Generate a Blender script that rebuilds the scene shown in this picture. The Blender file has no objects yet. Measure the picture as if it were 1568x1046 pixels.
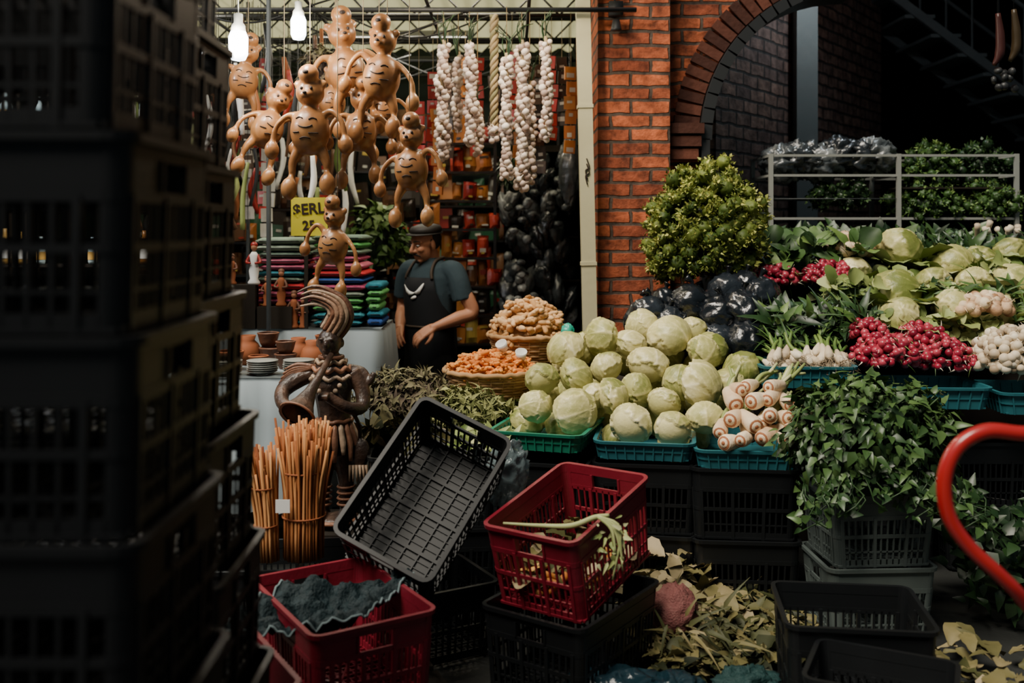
import bpy, math, random
import numpy as np
from mathutils import Vector, Matrix, noise
random.seed(7)
R=random.random
def U(a,b): return a+(b-a)*R()
pi=math.pi
# ---------------------------------------------------------------- materials
def mat(name, cols, rough=.6, spec=.4, ns=12., na=.35, bump=0., bs=60., metal=0., emit=None, es=0., alpha=1., trans=0., coat=0., translucent=0.):
    m=bpy.data.materials.new(name); m.use_nodes=True; nt=m.node_tree; N=nt.nodes; L=nt.links
    b=N['Principled BSDF']; b.inputs['Roughness'].default_value=rough; b.inputs['Metallic'].default_value=metal
    b.inputs['Specular IOR Level'].default_value=spec
    b.inputs['Coat Weight'].default_value=coat
    if trans: b.inputs['Transmission Weight'].default_value=trans
    if alpha<1: b.inputs['Alpha'].default_value=alpha
    tc=N.new('ShaderNodeTexCoord')
    at=N.new('ShaderNodeAttribute'); at.attribute_name='rnd'
    no=N.new('ShaderNodeTexNoise'); no.inputs['Scale'].default_value=ns; no.inputs['Detail'].default_value=4
    L.new(tc.outputs['Object'],no.inputs['Vector'])
    m1=N.new('ShaderNodeMath'); m1.operation='MULTIPLY_ADD'; m1.inputs[1].default_value=na; m1.inputs[2].default_value=-na*.5
    L.new(no.outputs['Fac'],m1.inputs[0])
    m2=N.new('ShaderNodeMath'); m2.operation='ADD'; m2.use_clamp=True
    L.new(m1.outputs[0],m2.inputs[0]); L.new(at.outputs['Fac'],m2.inputs[1])
    cr=N.new('ShaderNodeValToRGB'); e=cr.color_ramp.elements
    if len(cols)==1: cols=[cols[0],tuple(c*1.35 for c in cols[0])]
    for i,c in enumerate(cols):
        p=i/(len(cols)-1)
        if i==0: el=e[0]; el.position=0
        elif i==len(cols)-1: el=e[len(e)-1]; el.position=1
        else: el=e.new(p)
        el.color=(c[0],c[1],c[2],1)
    L.new(m2.outputs[0],cr.inputs[0]); L.new(cr.outputs[0],b.inputs['Base Color'])
    if bump:
        n2=N.new('ShaderNodeTexNoise'); n2.inputs['Scale'].default_value=bs; n2.inputs['Detail'].default_value=5
        L.new(tc.outputs['Object'],n2.inputs['Vector'])
        bu=N.new('ShaderNodeBump'); bu.inputs['Strength'].default_value=bump; bu.inputs['Distance'].default_value=.01
        L.new(n2.outputs['Fac'],bu.inputs['Height']); L.new(bu.outputs[0],b.inputs['Normal'])
    if emit: 
        b.inputs['Emission Color'].default_value=(*emit,1); b.inputs['Emission Strength'].default_value=es
    if translucent:
        tr=N.new('ShaderNodeBsdfTranslucent'); ms=N.new('ShaderNodeMixShader'); ms.inputs[0].default_value=translucent
        L.new(cr.outputs[0],tr.inputs[0]); L.new(b.outputs[0],ms.inputs[1]); L.new(tr.outputs[0],ms.inputs[2]); L.new(ms.outputs[0],N['Material Output'].inputs[0])
    return m
def brickmat(name,c1,c2,mo,rh=.08,bw=.23,dk=.3):
    m=bpy.data.materials.new(name); m.use_nodes=True; nt=m.node_tree; N=nt.nodes; L=nt.links
    b=N['Principled BSDF']; b.inputs['Roughness'].default_value=.8; b.inputs['Specular IOR Level'].default_value=.3
    uv=N.new('ShaderNodeUVMap'); br=N.new('ShaderNodeTexBrick')
    nz=N.new('ShaderNodeTexNoise'); nz.inputs['Scale'].default_value=7; nz.inputs['Detail'].default_value=3
    L.new(uv.outputs[0],nz.inputs['Vector'])
    vm=N.new('ShaderNodeVectorMath'); vm.operation='MULTIPLY_ADD'; vm.inputs[1].default_value=(.035,.03,0)
    L.new(nz.outputs['Color'],vm.inputs[0]); L.new(uv.outputs[0],vm.inputs[2]); L.new(vm.outputs[0],br.inputs['Vector'])
    br.inputs['Scale'].default_value=1; br.inputs['Brick Width'].default_value=bw; br.inputs['Row Height'].default_value=rh
    br.inputs['Mortar Size'].default_value=.011; br.inputs['Mortar Smooth'].default_value=.4; br.inputs['Bias'].default_value=-.1
    br.inputs['Color1'].default_value=(*c1,1); br.inputs['Color2'].default_value=(*c2,1); br.inputs['Mortar'].default_value=(*mo,1)
    n2=N.new('ShaderNodeTexNoise'); n2.inputs['Scale'].default_value=11; n2.inputs['Detail'].default_value=7; n2.inputs['Roughness'].default_value=.65
    L.new(uv.outputs[0],n2.inputs['Vector'])
    cr=N.new('ShaderNodeValToRGB'); cr.color_ramp.elements[0].position=.34; cr.color_ramp.elements[0].color=(dk,dk*.95,dk*.95,1); cr.color_ramp.elements[1].position=.66; cr.color_ramp.elements[1].color=(1.25,1.2,1.15,1)
    L.new(n2.outputs['Fac'],cr.inputs[0])
    mx=N.new('ShaderNodeMix'); mx.data_type='RGBA'; mx.blend_type='MULTIPLY'; mx.inputs[0].default_value=1
    L.new(br.outputs['Color'],mx.inputs[6]); L.new(cr.outputs[0],mx.inputs[7]); L.new(mx.outputs[2],b.inputs['Base Color'])
    iv=N.new('ShaderNodeMath'); iv.operation='MULTIPLY_ADD'; iv.inputs[1].default_value=-1.; iv.inputs[2].default_value=1
    L.new(br.outputs['Fac'],iv.inputs[0])
    ad=N.new('ShaderNodeMath'); ad.operation='MULTIPLY_ADD'; ad.inputs[1].default_value=.6; L.new(n2.outputs['Fac'],ad.inputs[0]); L.new(iv.outputs[0],ad.inputs[2])
    bu=N.new('ShaderNodeBump'); bu.inputs['Strength'].default_value=1.; bu.inputs['Distance'].default_value=.022
    L.new(ad.outputs[0],bu.inputs['Height']); L.new(bu.outputs[0],b.inputs['Normal'])
    return m
# ---------------------------------------------------------------- mesh kit
def TR(loc=(0,0,0),rot=(0,0,0),sc=(1,1,1)):
    if not hasattr(sc,'__len__'): sc=(sc,sc,sc)
    m=Matrix.Translation(loc)@Matrix.Rotation(rot[2],4,'Z')@Matrix.Rotation(rot[1],4,'Y')@Matrix.Rotation(rot[0],4,'X')
    return m@Matrix.Diagonal((*sc,1))
def frame(loc,y,z,s=1.):
    y=Vector(y).normalized(); x=y.cross(Vector(z))
    if x.length<1e-4: x=y.cross(Vector((.3,.9,.1)))
    x.normalize(); z=x.cross(y)
    m=Matrix((x,y,z)).transposed().to_4x4()
    if not hasattr(s,'__len__'): s=(s,s,s)
    m=m@Matrix.Diagonal((*s,1)); m.translation=Vector(loc); return m
class MB:
    def __init__(s): s.v=[];s.f=[];s.m=[];s.r=[];s.n=0
    def add(s,g,T=None,mi=0,r=0.):
        V,F=g; V=np.asarray(V,float)
        if T is not None:
            A=np.array(T); V=V@A[:3,:3].T+A[:3,3]
        o=s.n; s.v.append(V); s.n+=len(V)
        s.f.extend([tuple(i+o for i in f) for f in F]); s.m.extend([mi]*len(F))
        s.r.append(np.full(len(V),r) if np.isscalar(r) else np.asarray(r))
        return s
    def obj(s,name,mats,smooth=True,parent=None,loc=None,remesh=0,sm=4,solid=0,sub=0):
        V=np.concatenate(s.v)
        if loc is None and parent is None:
            loc=((V[:,0].min()+V[:,0].max())/2,(V[:,1].min()+V[:,1].max())/2,V[:,2].min())
        if parent is not None: loc=(0,0,0)
        V=V-np.array(loc)
        me=bpy.data.meshes.new(name); me.from_pydata(V.tolist(),[],s.f)
        if not isinstance(mats,(list,tuple)): mats=[mats]
        for m in mats: me.materials.append(m)
        me.polygons.foreach_set('material_index',s.m)
        me.polygons.foreach_set('use_smooth',[smooth]*len(s.f))
        a=me.attributes.new('rnd','FLOAT','POINT'); a.data.foreach_set('value',np.concatenate(s.r).astype(np.float32))
        me.update()
        o=bpy.data.objects.new(name,me); bpy.context.scene.collection.objects.link(o)
        o.location=loc
        if parent is not None:
            o.parent=parent; o.matrix_parent_inverse=Matrix.Translation(-Vector(parent.location))
        if remesh:
            md=o.modifiers.new('r','REMESH'); md.mode='VOXEL'; md.voxel_size=remesh; md.use_smooth_shade=True
            md=o.modifiers.new('s','SMOOTH'); md.factor=.5; md.iterations=sm
        if solid:
            md=o.modifiers.new('so','SOLIDIFY'); md.thickness=solid
        return o
def empty(name,loc):
    o=bpy.data.objects.new(name,None); o.location=loc; o.empty_display_size=.1; bpy.context.scene.collection.objects.link(o); return o
def box(sx,sy,sz,c=(0,0,0)):
    V=[(c[0]+a*sx/2,c[1]+b*sy/2,c[2]+d*sz/2) for a in(-1,1) for b in(-1,1) for d in(-1,1)]
    return V,[(0,1,3,2),(4,6,7,5),(0,4,5,1),(2,3,7,6),(0,2,6,4),(1,5,7,3)]
def sph(nu=12,nv=8):
    V=[(0,0,-1)]
    for j in range(1,nv):
        t=-pi/2+pi*j/nv
        for i in range(nu):
            a=2*pi*i/nu; V.append((math.cos(t)*math.cos(a),math.cos(t)*math.sin(a),math.sin(t)))
    V.append((0,0,1)); F=[]
    for i in range(nu): F.append((0,1+(i+1)%nu,1+i))
    for j in range(nv-2):
        for i in range(nu):
            a=1+j*nu+i; b=1+j*nu+(i+1)%nu; F.append((a,b,b+nu,a+nu))
    l=len(V)-1
    for i in range(nu): F.append((l,1+(nv-2)*nu+i,1+(nv-2)*nu+(i+1)%nu))
    return V,F
S12=sph(12,8); S20=sph(20,14); S8=sph(8,6)
def tube(P,rad,seg=8,closed=False):
    P=[Vector(p) for p in P]; n=len(P)
    if not hasattr(rad,'__len__'): rad=[rad]*n
    V=[];F=[]; prev=None
    for i,p in enumerate(P):
        if closed: t=(P[(i+1)%n]-P[i-1])
        else: t=(P[min(i+1,n-1)]-P[max(i-1,0)])
        t.normalize()
        if prev is None:
            a=t.orthogonal().normalized()
        else:
            a=(prev-t*prev.dot(t)); 
            a=a.normalized() if a.length>1e-5 else t.orthogonal().normalized()
        prev=a; b=t.cross(a)
        for k in range(seg):
            th=2*pi*k/seg; V.append(p+(a*math.cos(th)+b*math.sin(th))*rad[i])
    m=n if closed else n-1
    for i in range(m):
        for k in range(seg):
            j=(i+1)%n
            F.append((i*seg+k,i*seg+(k+1)%seg,j*seg+(k+1)%seg,j*seg+k))
    if not closed:
        F.append(tuple(range(seg))[::-1]); F.append(tuple((n-1)*seg+k for k in range(seg)))
    return [tuple(v) for v in V],F
def sp(P,n=6):
    "catmull-rom"
    P=[Vector(p) for p in P]; Q=[P[0]*2-P[1]]+P+[P[-1]*2-P[-2]]; o=[]
    for i in range(1,len(Q)-2):
        for k in range(n):
            t=k/n; a,b,c,d=Q[i-1:i+3]
            o.append(.5*((2*b)+(c-a)*t+(2*a-5*b+4*c-d)*t*t+(3*b-a-3*c+d)*t**3))
    o.append(P[-1]); return o
def lerpr(rs,n):
    return list(np.interp(np.linspace(0,1,n),np.linspace(0,1,len(rs)),rs))
def stube(P,rs,n=6,seg=8):
    Q=sp(P,n); return tube(Q,lerpr(rs,len(Q)),seg)
def lathe(prof,seg=20,cap=True):
    V=[];F=[];n=len(prof)
    for r,z in prof:
        for k in range(seg):
            a=2*pi*k/seg; V.append((r*math.cos(a),r*math.sin(a),z))
    for i in range(n-1):
        for k in range(seg): F.append((i*seg+k,i*seg+(k+1)%seg,(i+1)*seg+(k+1)%seg,(i+1)*seg+k))
    if cap:
        F.append(tuple(range(seg))[::-1]); F.append(tuple((n-1)*seg+k for k in range(seg)))
    return V,F
def leaf(L=1.,W=.6,fold=.25,curl=.3,n=5,p=.45,wav=0.):
    V=[];F=[]
    for i in range(n+1):
        t=i/n; w=W*.5*(math.sin(pi*min(1,t**p if t>0 else 0))**.8 if 0<t<1 else .04)
        for k in(-1,0,1):
            V.append((k*w, t*L, abs(k)*w*fold-curl*L*t*t+wav*W*math.sin(t*14+k*2)*(k!=0)))
    for i in range(n):
        for k in range(2):
            a=i*3+k; F.append((a,a+1,a+4,a+3))
    return V,F
def rleaf(W=.8,curl=.3,wav=.06,n=6,m=4,cup=.3):
    "rounded ruffled leaf with a broad tip"
    V=[];F=[]
    for i in range(n+1):
        t=i/n; w=W*.5*(.12+.88*math.sin(min(1,t*1.12)*pi*.62)**1.1)*(1 if t<.8 else (1-((t-.8)/.2)**2*.55))
        for k in range(m+1):
            q=k/m*2-1
            V.append((q*w,t+(1-abs(q))*.06*t,cup*w*q*q-curl*t*t+wav*math.sin(t*17+q*5)*abs(q)**1.5+.03*(abs(q)<.01)))
    for i in range(n):
        for k in range(m): a=i*(m+1)+k; F.append((a,a+1,a+m+2,a+m+1))
    return V,F
def rdir(up=-1.):
    while True:
        v=Vector((U(-1,1),U(-1,1),U(-1,1)))
        if .05<v.length<1:
            v.normalize()
            if v.z>=up: return v
def wallbox(name,sx,sy,sz,loc,m,rz=0.):
    mb=MB(); mb.add(box(sx,sy,sz)); o=mb.obj(name,m,False,loc=(0,0,0)); boxuv(o); o.location=loc; o.rotation_euler=(0,0,rz); return o
def boxuv(o):
    me=o.data; uv=me.uv_layers.new(name='UVMap')
    for p in me.polygons:
        n=p.normal; ax=max(range(3),key=lambda i:abs(n[i]))
        for li in p.loop_indices:
            c=me.vertices[me.loops[li].vertex_index].co
            uv.data[li].uv=(c.y,c.z) if ax==0 else ((c.x,c.z) if ax==1 else (c.x,c.y))
# ---------------------------------------------------------------- material library
BLK=mat('black_plastic',[(.005,.006,.007),(.015,.018,.020)],.42,.45,8,.5)
BLK2=mat('near_black_plastic',[(.0015,.002,.003),(.005,.007,.009)],.5,.3,8,.5)  # near-black, darker than the plastic of the other crates
GRYP=mat('grey_plastic',[(.08,.10,.095),(.15,.17,.16)],.5,.4,8,.5)
RED=mat('red_plastic',[(.17,.008,.020),(.34,.024,.05)],.4,.45,6,.9,.15,40)
TEAL=mat('teal_plastic',[(.02,.13,.155),(.05,.23,.255)],.4,.5,9,.9)
GRN=mat('green_plastic',[(.01,.17,.10),(.03,.29,.18)],.4,.5,9,.9)
CAB=mat('cabbage_leaf',[(.14,.17,.035),(.38,.37,.13),(.62,.56,.27),(.86,.79,.52)],.40,.5,7,.5,.35,34)
LEAFD=mat('dark_leaf',[(.005,.017,.005),(.020,.055,.014),(.08,.145,.04)],.42,.45,15,.4)
LEAFM=mat('mid_leaf',[(.014,.04,.009),(.05,.115,.022),(.17,.25,.06)],.5,.4,15,.4)
LEAFY=mat('yellow_green_leaf',[(.03,.06,.008),(.18,.22,.035),(.54,.53,.14)],.55,.3,15,.4)
HERB=mat('dried_herb',[(.03,.022,.02),(.095,.07,.05),(.17,.16,.08)],.8,.2,15,.4)
HERBG=mat('green_herb',[(.035,.045,.012),(.11,.125,.04),(.28,.28,.11)],.7,.2,15,.4)
LITT=mat('wilted_leaf',[(.008,.012,.005),(.045,.05,.015),(.14,.12,.045),(.34,.27,.16)],.6,.3,15,.3)
PALE=mat('pale_leaf',[(.09,.14,.03),(.28,.33,.11),(.62,.60,.36)],.5,.3,12,.35)
RADI=mat('radish_skin',[(.16,.005,.020),(.32,.014,.040),(.46,.06,.09)],.3,.5,20,.3)
WHITEV=mat('white_root',[(.34,.25,.16),(.62,.51,.36),(.80,.72,.57)],.5,.3,20,.3)
PINKV=mat('pink_root',[(.32,.16,.08),(.62,.42,.26),(.80,.67,.48)],.5,.3,18,.7,.4,50)
CUT=mat('cut_root_end',[(.28,.09,.035),(.40,.17,.08)],.6,.3)
GARL=mat('garlic_skin',[(.34,.24,.20),(.62,.49,.41),(.84,.75,.66)],.55,.3,25,.4)
GSTK=mat('garlic_stalk',[(.20,.14,.07),(.38,.29,.16),(.10,.12,.05)],.8,.2)
GING=mat('ginger_skin',[(.36,.17,.06),(.60,.34,.14),(.76,.50,.27)],.7,.2,20,.4,.3,60)
TURM=mat('turmeric_skin',[(.46,.11,.015),(.68,.23,.04),(.78,.38,.12)],.65,.2,20,.4,.3,60)
WICK=mat('wicker',[(.26,.13,.05),(.50,.30,.14)],.7,.3,20,.6)
GOURD=mat('varnished_gourd',[(.26,.11,.036),(.52,.27,.10),(.74,.46,.21)],.36,.45,6,1.3,.08,20,coat=.12)
DARKL=mat('burnt_mark',[(.02,.01,.006)],.7)
ROPE=mat('rope',[(.25,.2,.12)],.9)
CLAY=mat('brown_clay',[(.035,.020,.014),(.15,.08,.05),(.36,.21,.13)],.38,.5,10,1.5,.5,50)
CLAYP=mat('painted_clay_cream',[(.24,.16,.10),(.50,.36,.25)],.45,.35,14,1.2,.4,50)
TERRA=mat('terracotta',[(.26,.08,.03),(.48,.18,.07)],.7,.25,9,.8)
TERRD=mat('dark_terracotta',[(.12,.05,.028),(.30,.14,.08)],.45,.4,12,1.2,.4,50)
STICK=mat('wood_stick',[(.18,.05,.018),(.45,.17,.055),(.62,.32,.13)],.7,.2,20,.4)
BAGB=mat('black_bag_film',[(.006,.008,.011),(.02,.026,.034)],.2,.7,8,.4,.7,22)
BAGC=mat('smoky_bag_film',[(.012,.015,.018),(.06,.07,.075),(.30,.32,.32)],.22,.7,10,1.0,.8,25)  # pale end of the ramp paints glints onto the dark film
STEELC=mat('cream_painted_steel',[(.50,.47,.30),(.62,.58,.40)],.5,.4,6,.8,.1,30)
STEELW=mat('white_painted_steel',[(.26,.27,.25),(.38,.38,.35)],.5,.4)
STEELG=mat('grey_painted_steel',[(.06,.07,.075),(.12,.14,.145)],.6,.4,8,.9)
STEELP=mat('column_grey_paint',[(.13,.155,.155),(.24,.27,.26)],.6,.4,8,.9)
DARKM=mat('dark_metal',[(.02,.022,.024)],.5,.4)
DWOOD=mat('dark_board',[(.02,.016,.012),(.04,.03,.022)],.8,.2)
CLOTH=mat('blue_grey_tablecloth',[(.30,.36,.39),(.42,.48,.51)],.6,.3,5,.8)
TRUCK=mat('red_enamel',[(.32,.010,.012),(.46,.02,.02)],.3,.5,6,.6,coat=.3)
RUBBER=mat('rubber',[(.01,.01,.01)],.8)
SKIN=mat('skin',[(.36,.16,.09),(.52,.27,.16)],.5,.35,14,.7)
HAIR=mat('dark_hair',[(.008,.006,.005)],.6)
SHIRT=mat('slate_tshirt',[(.025,.042,.052),(.045,.065,.078)],.85,.2,10,.8,.2,30)
APRON=mat('black_apron',[(.006,.007,.009),(.012,.013,.015)],.8,.2)
TROU=mat('dark_trousers',[(.01,.011,.014)],.85)
WHT=mat('white_print',[(.7,.7,.68)],.6)
BRICK=brickmat('red_brick',(.58,.155,.064),(.23,.057,.03),(.10,.075,.06))
BRICKD=brickmat('grey_brown_brick',(.18,.12,.10),(.10,.072,.068),(.03,.03,.03),.09)  # plain grey-brown brick, darker than the pier
VOUS=mat('arch_brick',[(.05,.02,.015),(.15,.052,.033)],.85,.2,12,.5,.5,30)
# ---------------------------------------------------------------- shell
def ground():
    m=mat('wet_pavement',[(.012,.013,.013),(.03,.032,.03),(.055,.052,.045)],.5,.4,3.,1.2,.5,14)
    mb=MB(); n=40; V=[];F=[]
    for j in range(n+1):
        for i in range(n+1):
            x=-6+14*i/n; y=-3+16*j/n; V.append((x,y,-.012+.012*noise.noise((x*1.3,y*1.3,0))))
    for j in range(n):
        for i in range(n): a=j*(n+1)+i; F.append((a,a+1,a+n+2,a+n+1))
    mb.add((V,F),r=.35); return mb.obj('floor',m,loc=(0,0,0))
ground()
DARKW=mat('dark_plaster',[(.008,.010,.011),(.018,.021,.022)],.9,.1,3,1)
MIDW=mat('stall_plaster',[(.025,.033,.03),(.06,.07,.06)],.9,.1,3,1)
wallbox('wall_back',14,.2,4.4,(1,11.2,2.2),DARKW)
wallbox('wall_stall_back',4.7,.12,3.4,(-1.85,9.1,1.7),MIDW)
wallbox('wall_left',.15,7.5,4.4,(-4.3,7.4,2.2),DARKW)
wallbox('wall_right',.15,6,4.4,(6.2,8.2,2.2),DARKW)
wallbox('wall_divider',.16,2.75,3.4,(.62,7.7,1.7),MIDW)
wallbox('wall_brick_pier',.42,.5,4.4,(.71,6.05,2.2),BRICK)
def archwall():
    mb=MB(); cx,cz,r=2.065,2.13,.945; y0,y1=5.95,6.28
    P=[(.92,0),(1.12,0),(1.12,cz)]
    for k in range(1,17):
        a=pi-pi/2*k/16; P.append((cx+r*math.cos(a),cz+r*math.sin(a)))
    P+=[(5.9,cz+r)]
    top=4.4
    V=[];F=[]
    for (x,z) in P[2:]:
        V+= [(x,y0,z),(x,y0,top),(x,y1,z),(x,y1,top)]
    n=len(P)-2
    for i in range(n-1):
        a=4*i;b=4*i+4
        F+=[(a,b,b+1,a+1),(a+2,a+3,b+3,b+2),(a,a+2,b+2,b)]
    mb.add((V,F)); mb.add(box(.2,y1-y0,top,(1.02,(y0+y1)/2,top/2)))
    o=mb.obj('wall_arch',BRICK,False,loc=(0,0,0)); boxuv(o)
    m2=MB()
    for k in range(22):
        a=pi-(pi/2)*(k+.5)/22
        c=(cx+(r+.085)*math.cos(a),y0-.006,cz+(r+.085)*math.sin(a))
        T=Matrix.Translation(c)@Matrix.Rotation(-a,4,'Y')
        m2.add(box(.15,.045,.058),T,0,R())
    for k in range(16):
        a0=pi-(pi/2)*k/16; a=a0-pi/64
        T=Matrix.Translation((cx+(r-.03)*math.cos(a),6.08,cz+(r-.03)*math.sin(a)))@Matrix.Rotation(-a,4,'Y')
        m2.add(box(.065,.4,.10),T,1,0)
    m2.add(box(.05,.4,2.13,(1.145,6.08,1.065)),None,1)
    m2.obj('trim_arch',[VOUS,DARKM],False)
    m3=MB()
    for k,z in enumerate((2.04,2.115,2.19)):
        m3.add(box(.2+.03*k,.08,.06,(1.0,5.91-.012*k,z)),None,0,R())
    m3.obj('trim_corbel',VOUS,False)
archwall()
ang=math.atan2(9.0-6.35,3.2-1.2)
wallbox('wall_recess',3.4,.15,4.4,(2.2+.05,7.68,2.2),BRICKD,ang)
wallbox('steel_column',.15,.15,4.4,(2.12,7.22,2.2),STEELP)
wallbox('ceiling_hall',6.0,5.0,.15,(3.5,8.65,4.0),DARKW)
CEIL=mat('translucent_roof_panel',[(.62,.62,.36),(.82,.82,.50)],.6,.3,3,.9,translucent=.65)
def stall_roof():
    mb=MB(); n=150; V=[];F=[]
    for i in range(n+1):
        x=-4.2+4.75*i/n; z=.02*math.sin(i*2*pi/5)
        V+=[(x,5.5,3.22+z),(x,9.05,3.22+z)]
    for i in range(n): a=2*i; F.append((a,a+1,a+3,a+2))
    mb.add((V,F)); mb.obj('ceiling_stall',CEIL,loc=(0,0,0))
    m2=MB()
    for y in (5.6,6.3,7.1,8.0,8.8): 
        m2.add(tube([(-4.2,y,3.1),(.55,y,3.1)],.02,6)); 
        m2.add(tube([(-4.2,y,2.95),(.55,y,2.95)],.012,6))
        for k in range(16):
            x=-4.2+.3*k; m2.add(tube([(x,y,2.95),(x+.15,y,3.1)],.007,5)); m2.add(tube([(x+.15,y,3.1),(min(.55,x+.3),y,2.95)],.007,5))
    for x in (-3.4,-2.6,-1.9,-1.2,-.5,.1): m2.add(tube([(x,4.5,2.93),(x,8.8,2.93)],.012,6))
    m2.add(tube([(-4.2,4.75,2.9),(.7,4.75,2.9)],.014,6)); m2.add(tube([(-4.2,5.6,2.83),(.7,5.6,2.83)],.014,6))
    for k in range(18):
        x=U(-3.4,-.6); y=U(5.4,8.5); m2.add(stube([(x,y,2.92),(x+.5,y+.1,2.76),(x+1,y+.2,2.92)],[.006,.006],6,5))
    m2.obj('roof_truss',DARKM)
stall_roof()
def pole():
    mb=MB(); mb.add(box(.08,.08,4.2,(0,0,2.1)))
    for z in (.5,1.4,2.3,3.2): mb.add(box(.09,.09,.02,(0,0,z)))
    o=mb.obj('steel_post',STEELC,False); o.location=(.470,5.72,0); o.rotation_euler=(0,-.022,0)
    m=MB(); 
    for k in range(2): m.add(stube([(.425,5.675,2.0-.03*k),(.44,5.675,1.95-.03*k),(.42,5.675,1.93-.03*k),(.43,5.675,1.88-.03*k)],[.004,.004],5,5),None,0)
    m.obj('graffiti_mark',DARKL)
    m=MB(); m.add(box(.08,.06,.08,(.60,5.76,2.87))); m.add(lathe([(.02,0),(.03,.05),(.035,.06)],12),TR((.60,5.73,2.80),(pi,0,0))); m.add(stube([(.60,5.78,2.9),(.58,5.78,3.1),(.60,5.78,3.4)],[.006,.006],4,5)); m.obj('wall_lamp_holder',DARKM)
pole()
# ---------------------------------------------------------------- crates
def rrect(L,W,r=.03,n=4):
    P=[]
    for cx,cy,a0 in ((L/2-r,W/2-r,0),(-L/2+r,W/2-r,pi/2),(-L/2+r,-W/2+r,pi),(L/2-r,-W/2+r,3*pi/2)):
        for k in range(n+1):
            a=a0+pi/2*k/n; P.append((cx+r*math.cos(a),cy+r*math.sin(a),math.cos(a),math.sin(a)))
    return P
def band(P,z0,z1,t0,t1):
    V=[];F=[];n=len(P)
    for x,y,nx,ny in P:
        V+=[(x+nx*t1,y+ny*t1,z0),(x+nx*t1,y+ny*t1,z1),(x-nx*t0,y-ny*t0,z1),(x-nx*t0,y-ny*t0,z0)]
    for i in range(n):
        a=4*i;b=4*((i+1)%n)
        for k in range(4): F.append((a+k,b+k,b+(k+1)%4,a+(k+1)%4))
    return V,F
def crate(L=.54,W=.37,H=.31,sl=.026,tap=.07,floor=0):
    mb=MB(); P=rrect(L,W)
    mb.add(band(P,H-.014,H,.003,.012)); mb.add(band(P,H-.034,H-.014,.003,.001))
    mb.add(band(P,H-.10,H-.082,.003,.004)); mb.add(band(P,H*.40,H*.40+.014,.003,.005)); mb.add(band(P,0,.03,.003,.003))
    mb.add(band(P,H*.2,H*.2+.006,.002,.003))
    for sgn in(-1,1):
        y=sgn*W/2
        mb.add(box(L-.06,.004,.05,(0,y,H-.058)))
        n=int((L-.06)/sl)
        for i in range(n+1):
            x=-(L-.06)/2+(L-.06)*i/n
            mb.add(box(.007 if i%5 else .013,.006 if i%5 else .014,H-.09,(x,y,(H-.09)/2)))
        x=sgn*L/2; hw=.06
        for s2 in(-1,1):
            w=W/2-.03-hw; mb.add(box(.004,w,.05,(x,s2*(hw+w/2),H-.058)))
            mb.add(box(.014,.008,.05,(x,s2*hw,H-.058)))
        n=int((W-.06)/sl)
        for i in range(n+1):
            y2=-(W-.06)/2+(W-.06)*i/n
            mb.add(box(.006 if i%4 else .014,.007 if i%4 else .013,H-.09,(x,y2,(H-.09)/2)))
    for qx in(-1,1):
        for qy in(-1,1):
            a0={(1,1):0,(-1,1):pi/2,(-1,-1):pi,(1,-1):3*pi/2}[(qx,qy)]
            V=[];F=[]
            for k in range(6):
                a=a0+pi/2*k/5
                for rr in(.033,.027):
                    x=qx*(L/2-.03)+rr*math.cos(a); y=qy*(W/2-.03)+rr*math.sin(a); V+=[(x,y,0),(x,y,H-.01)]
            for k in range(5):
                b=4*k; F+=[(b,b+4,b+5,b+1),(b+2,b+3,b+7,b+6)]
            F+=[(0,1,3,2),(20,22,23,21)]
            mb.add((V,F))
    if floor:
        mb.add(box(L-.01,W-.01,.004,(0,0,.003)))
        for i in range(7): mb.add(box(L-.01,.006,.012,(0,-W/2+W*i/6,.008)))
        for i in range(5): mb.add(box(.014,W-.01,.016,(-L/2+L*i/4,0,.008)))
        for i in range(21): mb.add(box(.004,W-.01,.008,(-L/2+L*i/20,0,.007)))
    else:
        n=int(W/.03)
        for i in range(n+1): mb.add(box(L-.01,.006 if i%3 else .012,.008,(0,-W/2+W*i/n,.006)))
        n=int(L/.03)
        for i in range(n+1): mb.add(box(.006 if i%3 else .012,W-.01,.009,(-L/2+L*i/n,0,.007)))
        for a in(-1,1): mb.add(tube([(-L/2+.03,a*(W/2-.03),.008),(L/2-.03,-a*(W/2-.03),.008)],.006,5))
    for i in range(len(mb.v)):
        v=np.array(mb.v[i]); k=1-tap*(1-v[:,2]/H); v[:,0]*=k; v[:,1]*=k; mb.v[i]=v
    return mb
_cr={}
def put_crate(name,m,M4,kw=None):
    key=(m.name,str(kw))
    if key not in _cr:
        o=crate(**(kw or {})).obj(name,m,False,loc=(0,0,0)); _cr[key]=o.data
    else:
        o=bpy.data.objects.new(name,_cr[key]); bpy.context.scene.collection.objects.link(o)
    o.matrix_world=M4; return o
def basis(loc,x,y,z):
    m=Matrix((Vector(x).normalized(),Vector(y).normalized(),Vector(z).normalized())).transposed().to_4x4(); m.translation=loc; return m
u=Vector((.56,.80,.21)).normalized(); nn=Vector((-.12,-.172,.975)); v=nn.cross(u).normalized(); nn=u.cross(v)
put_crate('red_plastic_crate',RED,basis((.240,3.66,.318),u,v,nn))
put_crate('red_plastic_crate',RED,TR((-.565,3.27,.095),(0,0,math.radians(122))),dict(L=.58,W=.40))
put_crate('red_plastic_crate',RED,TR((-.86,2.76,.09),(0,0,math.radians(122))))
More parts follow.
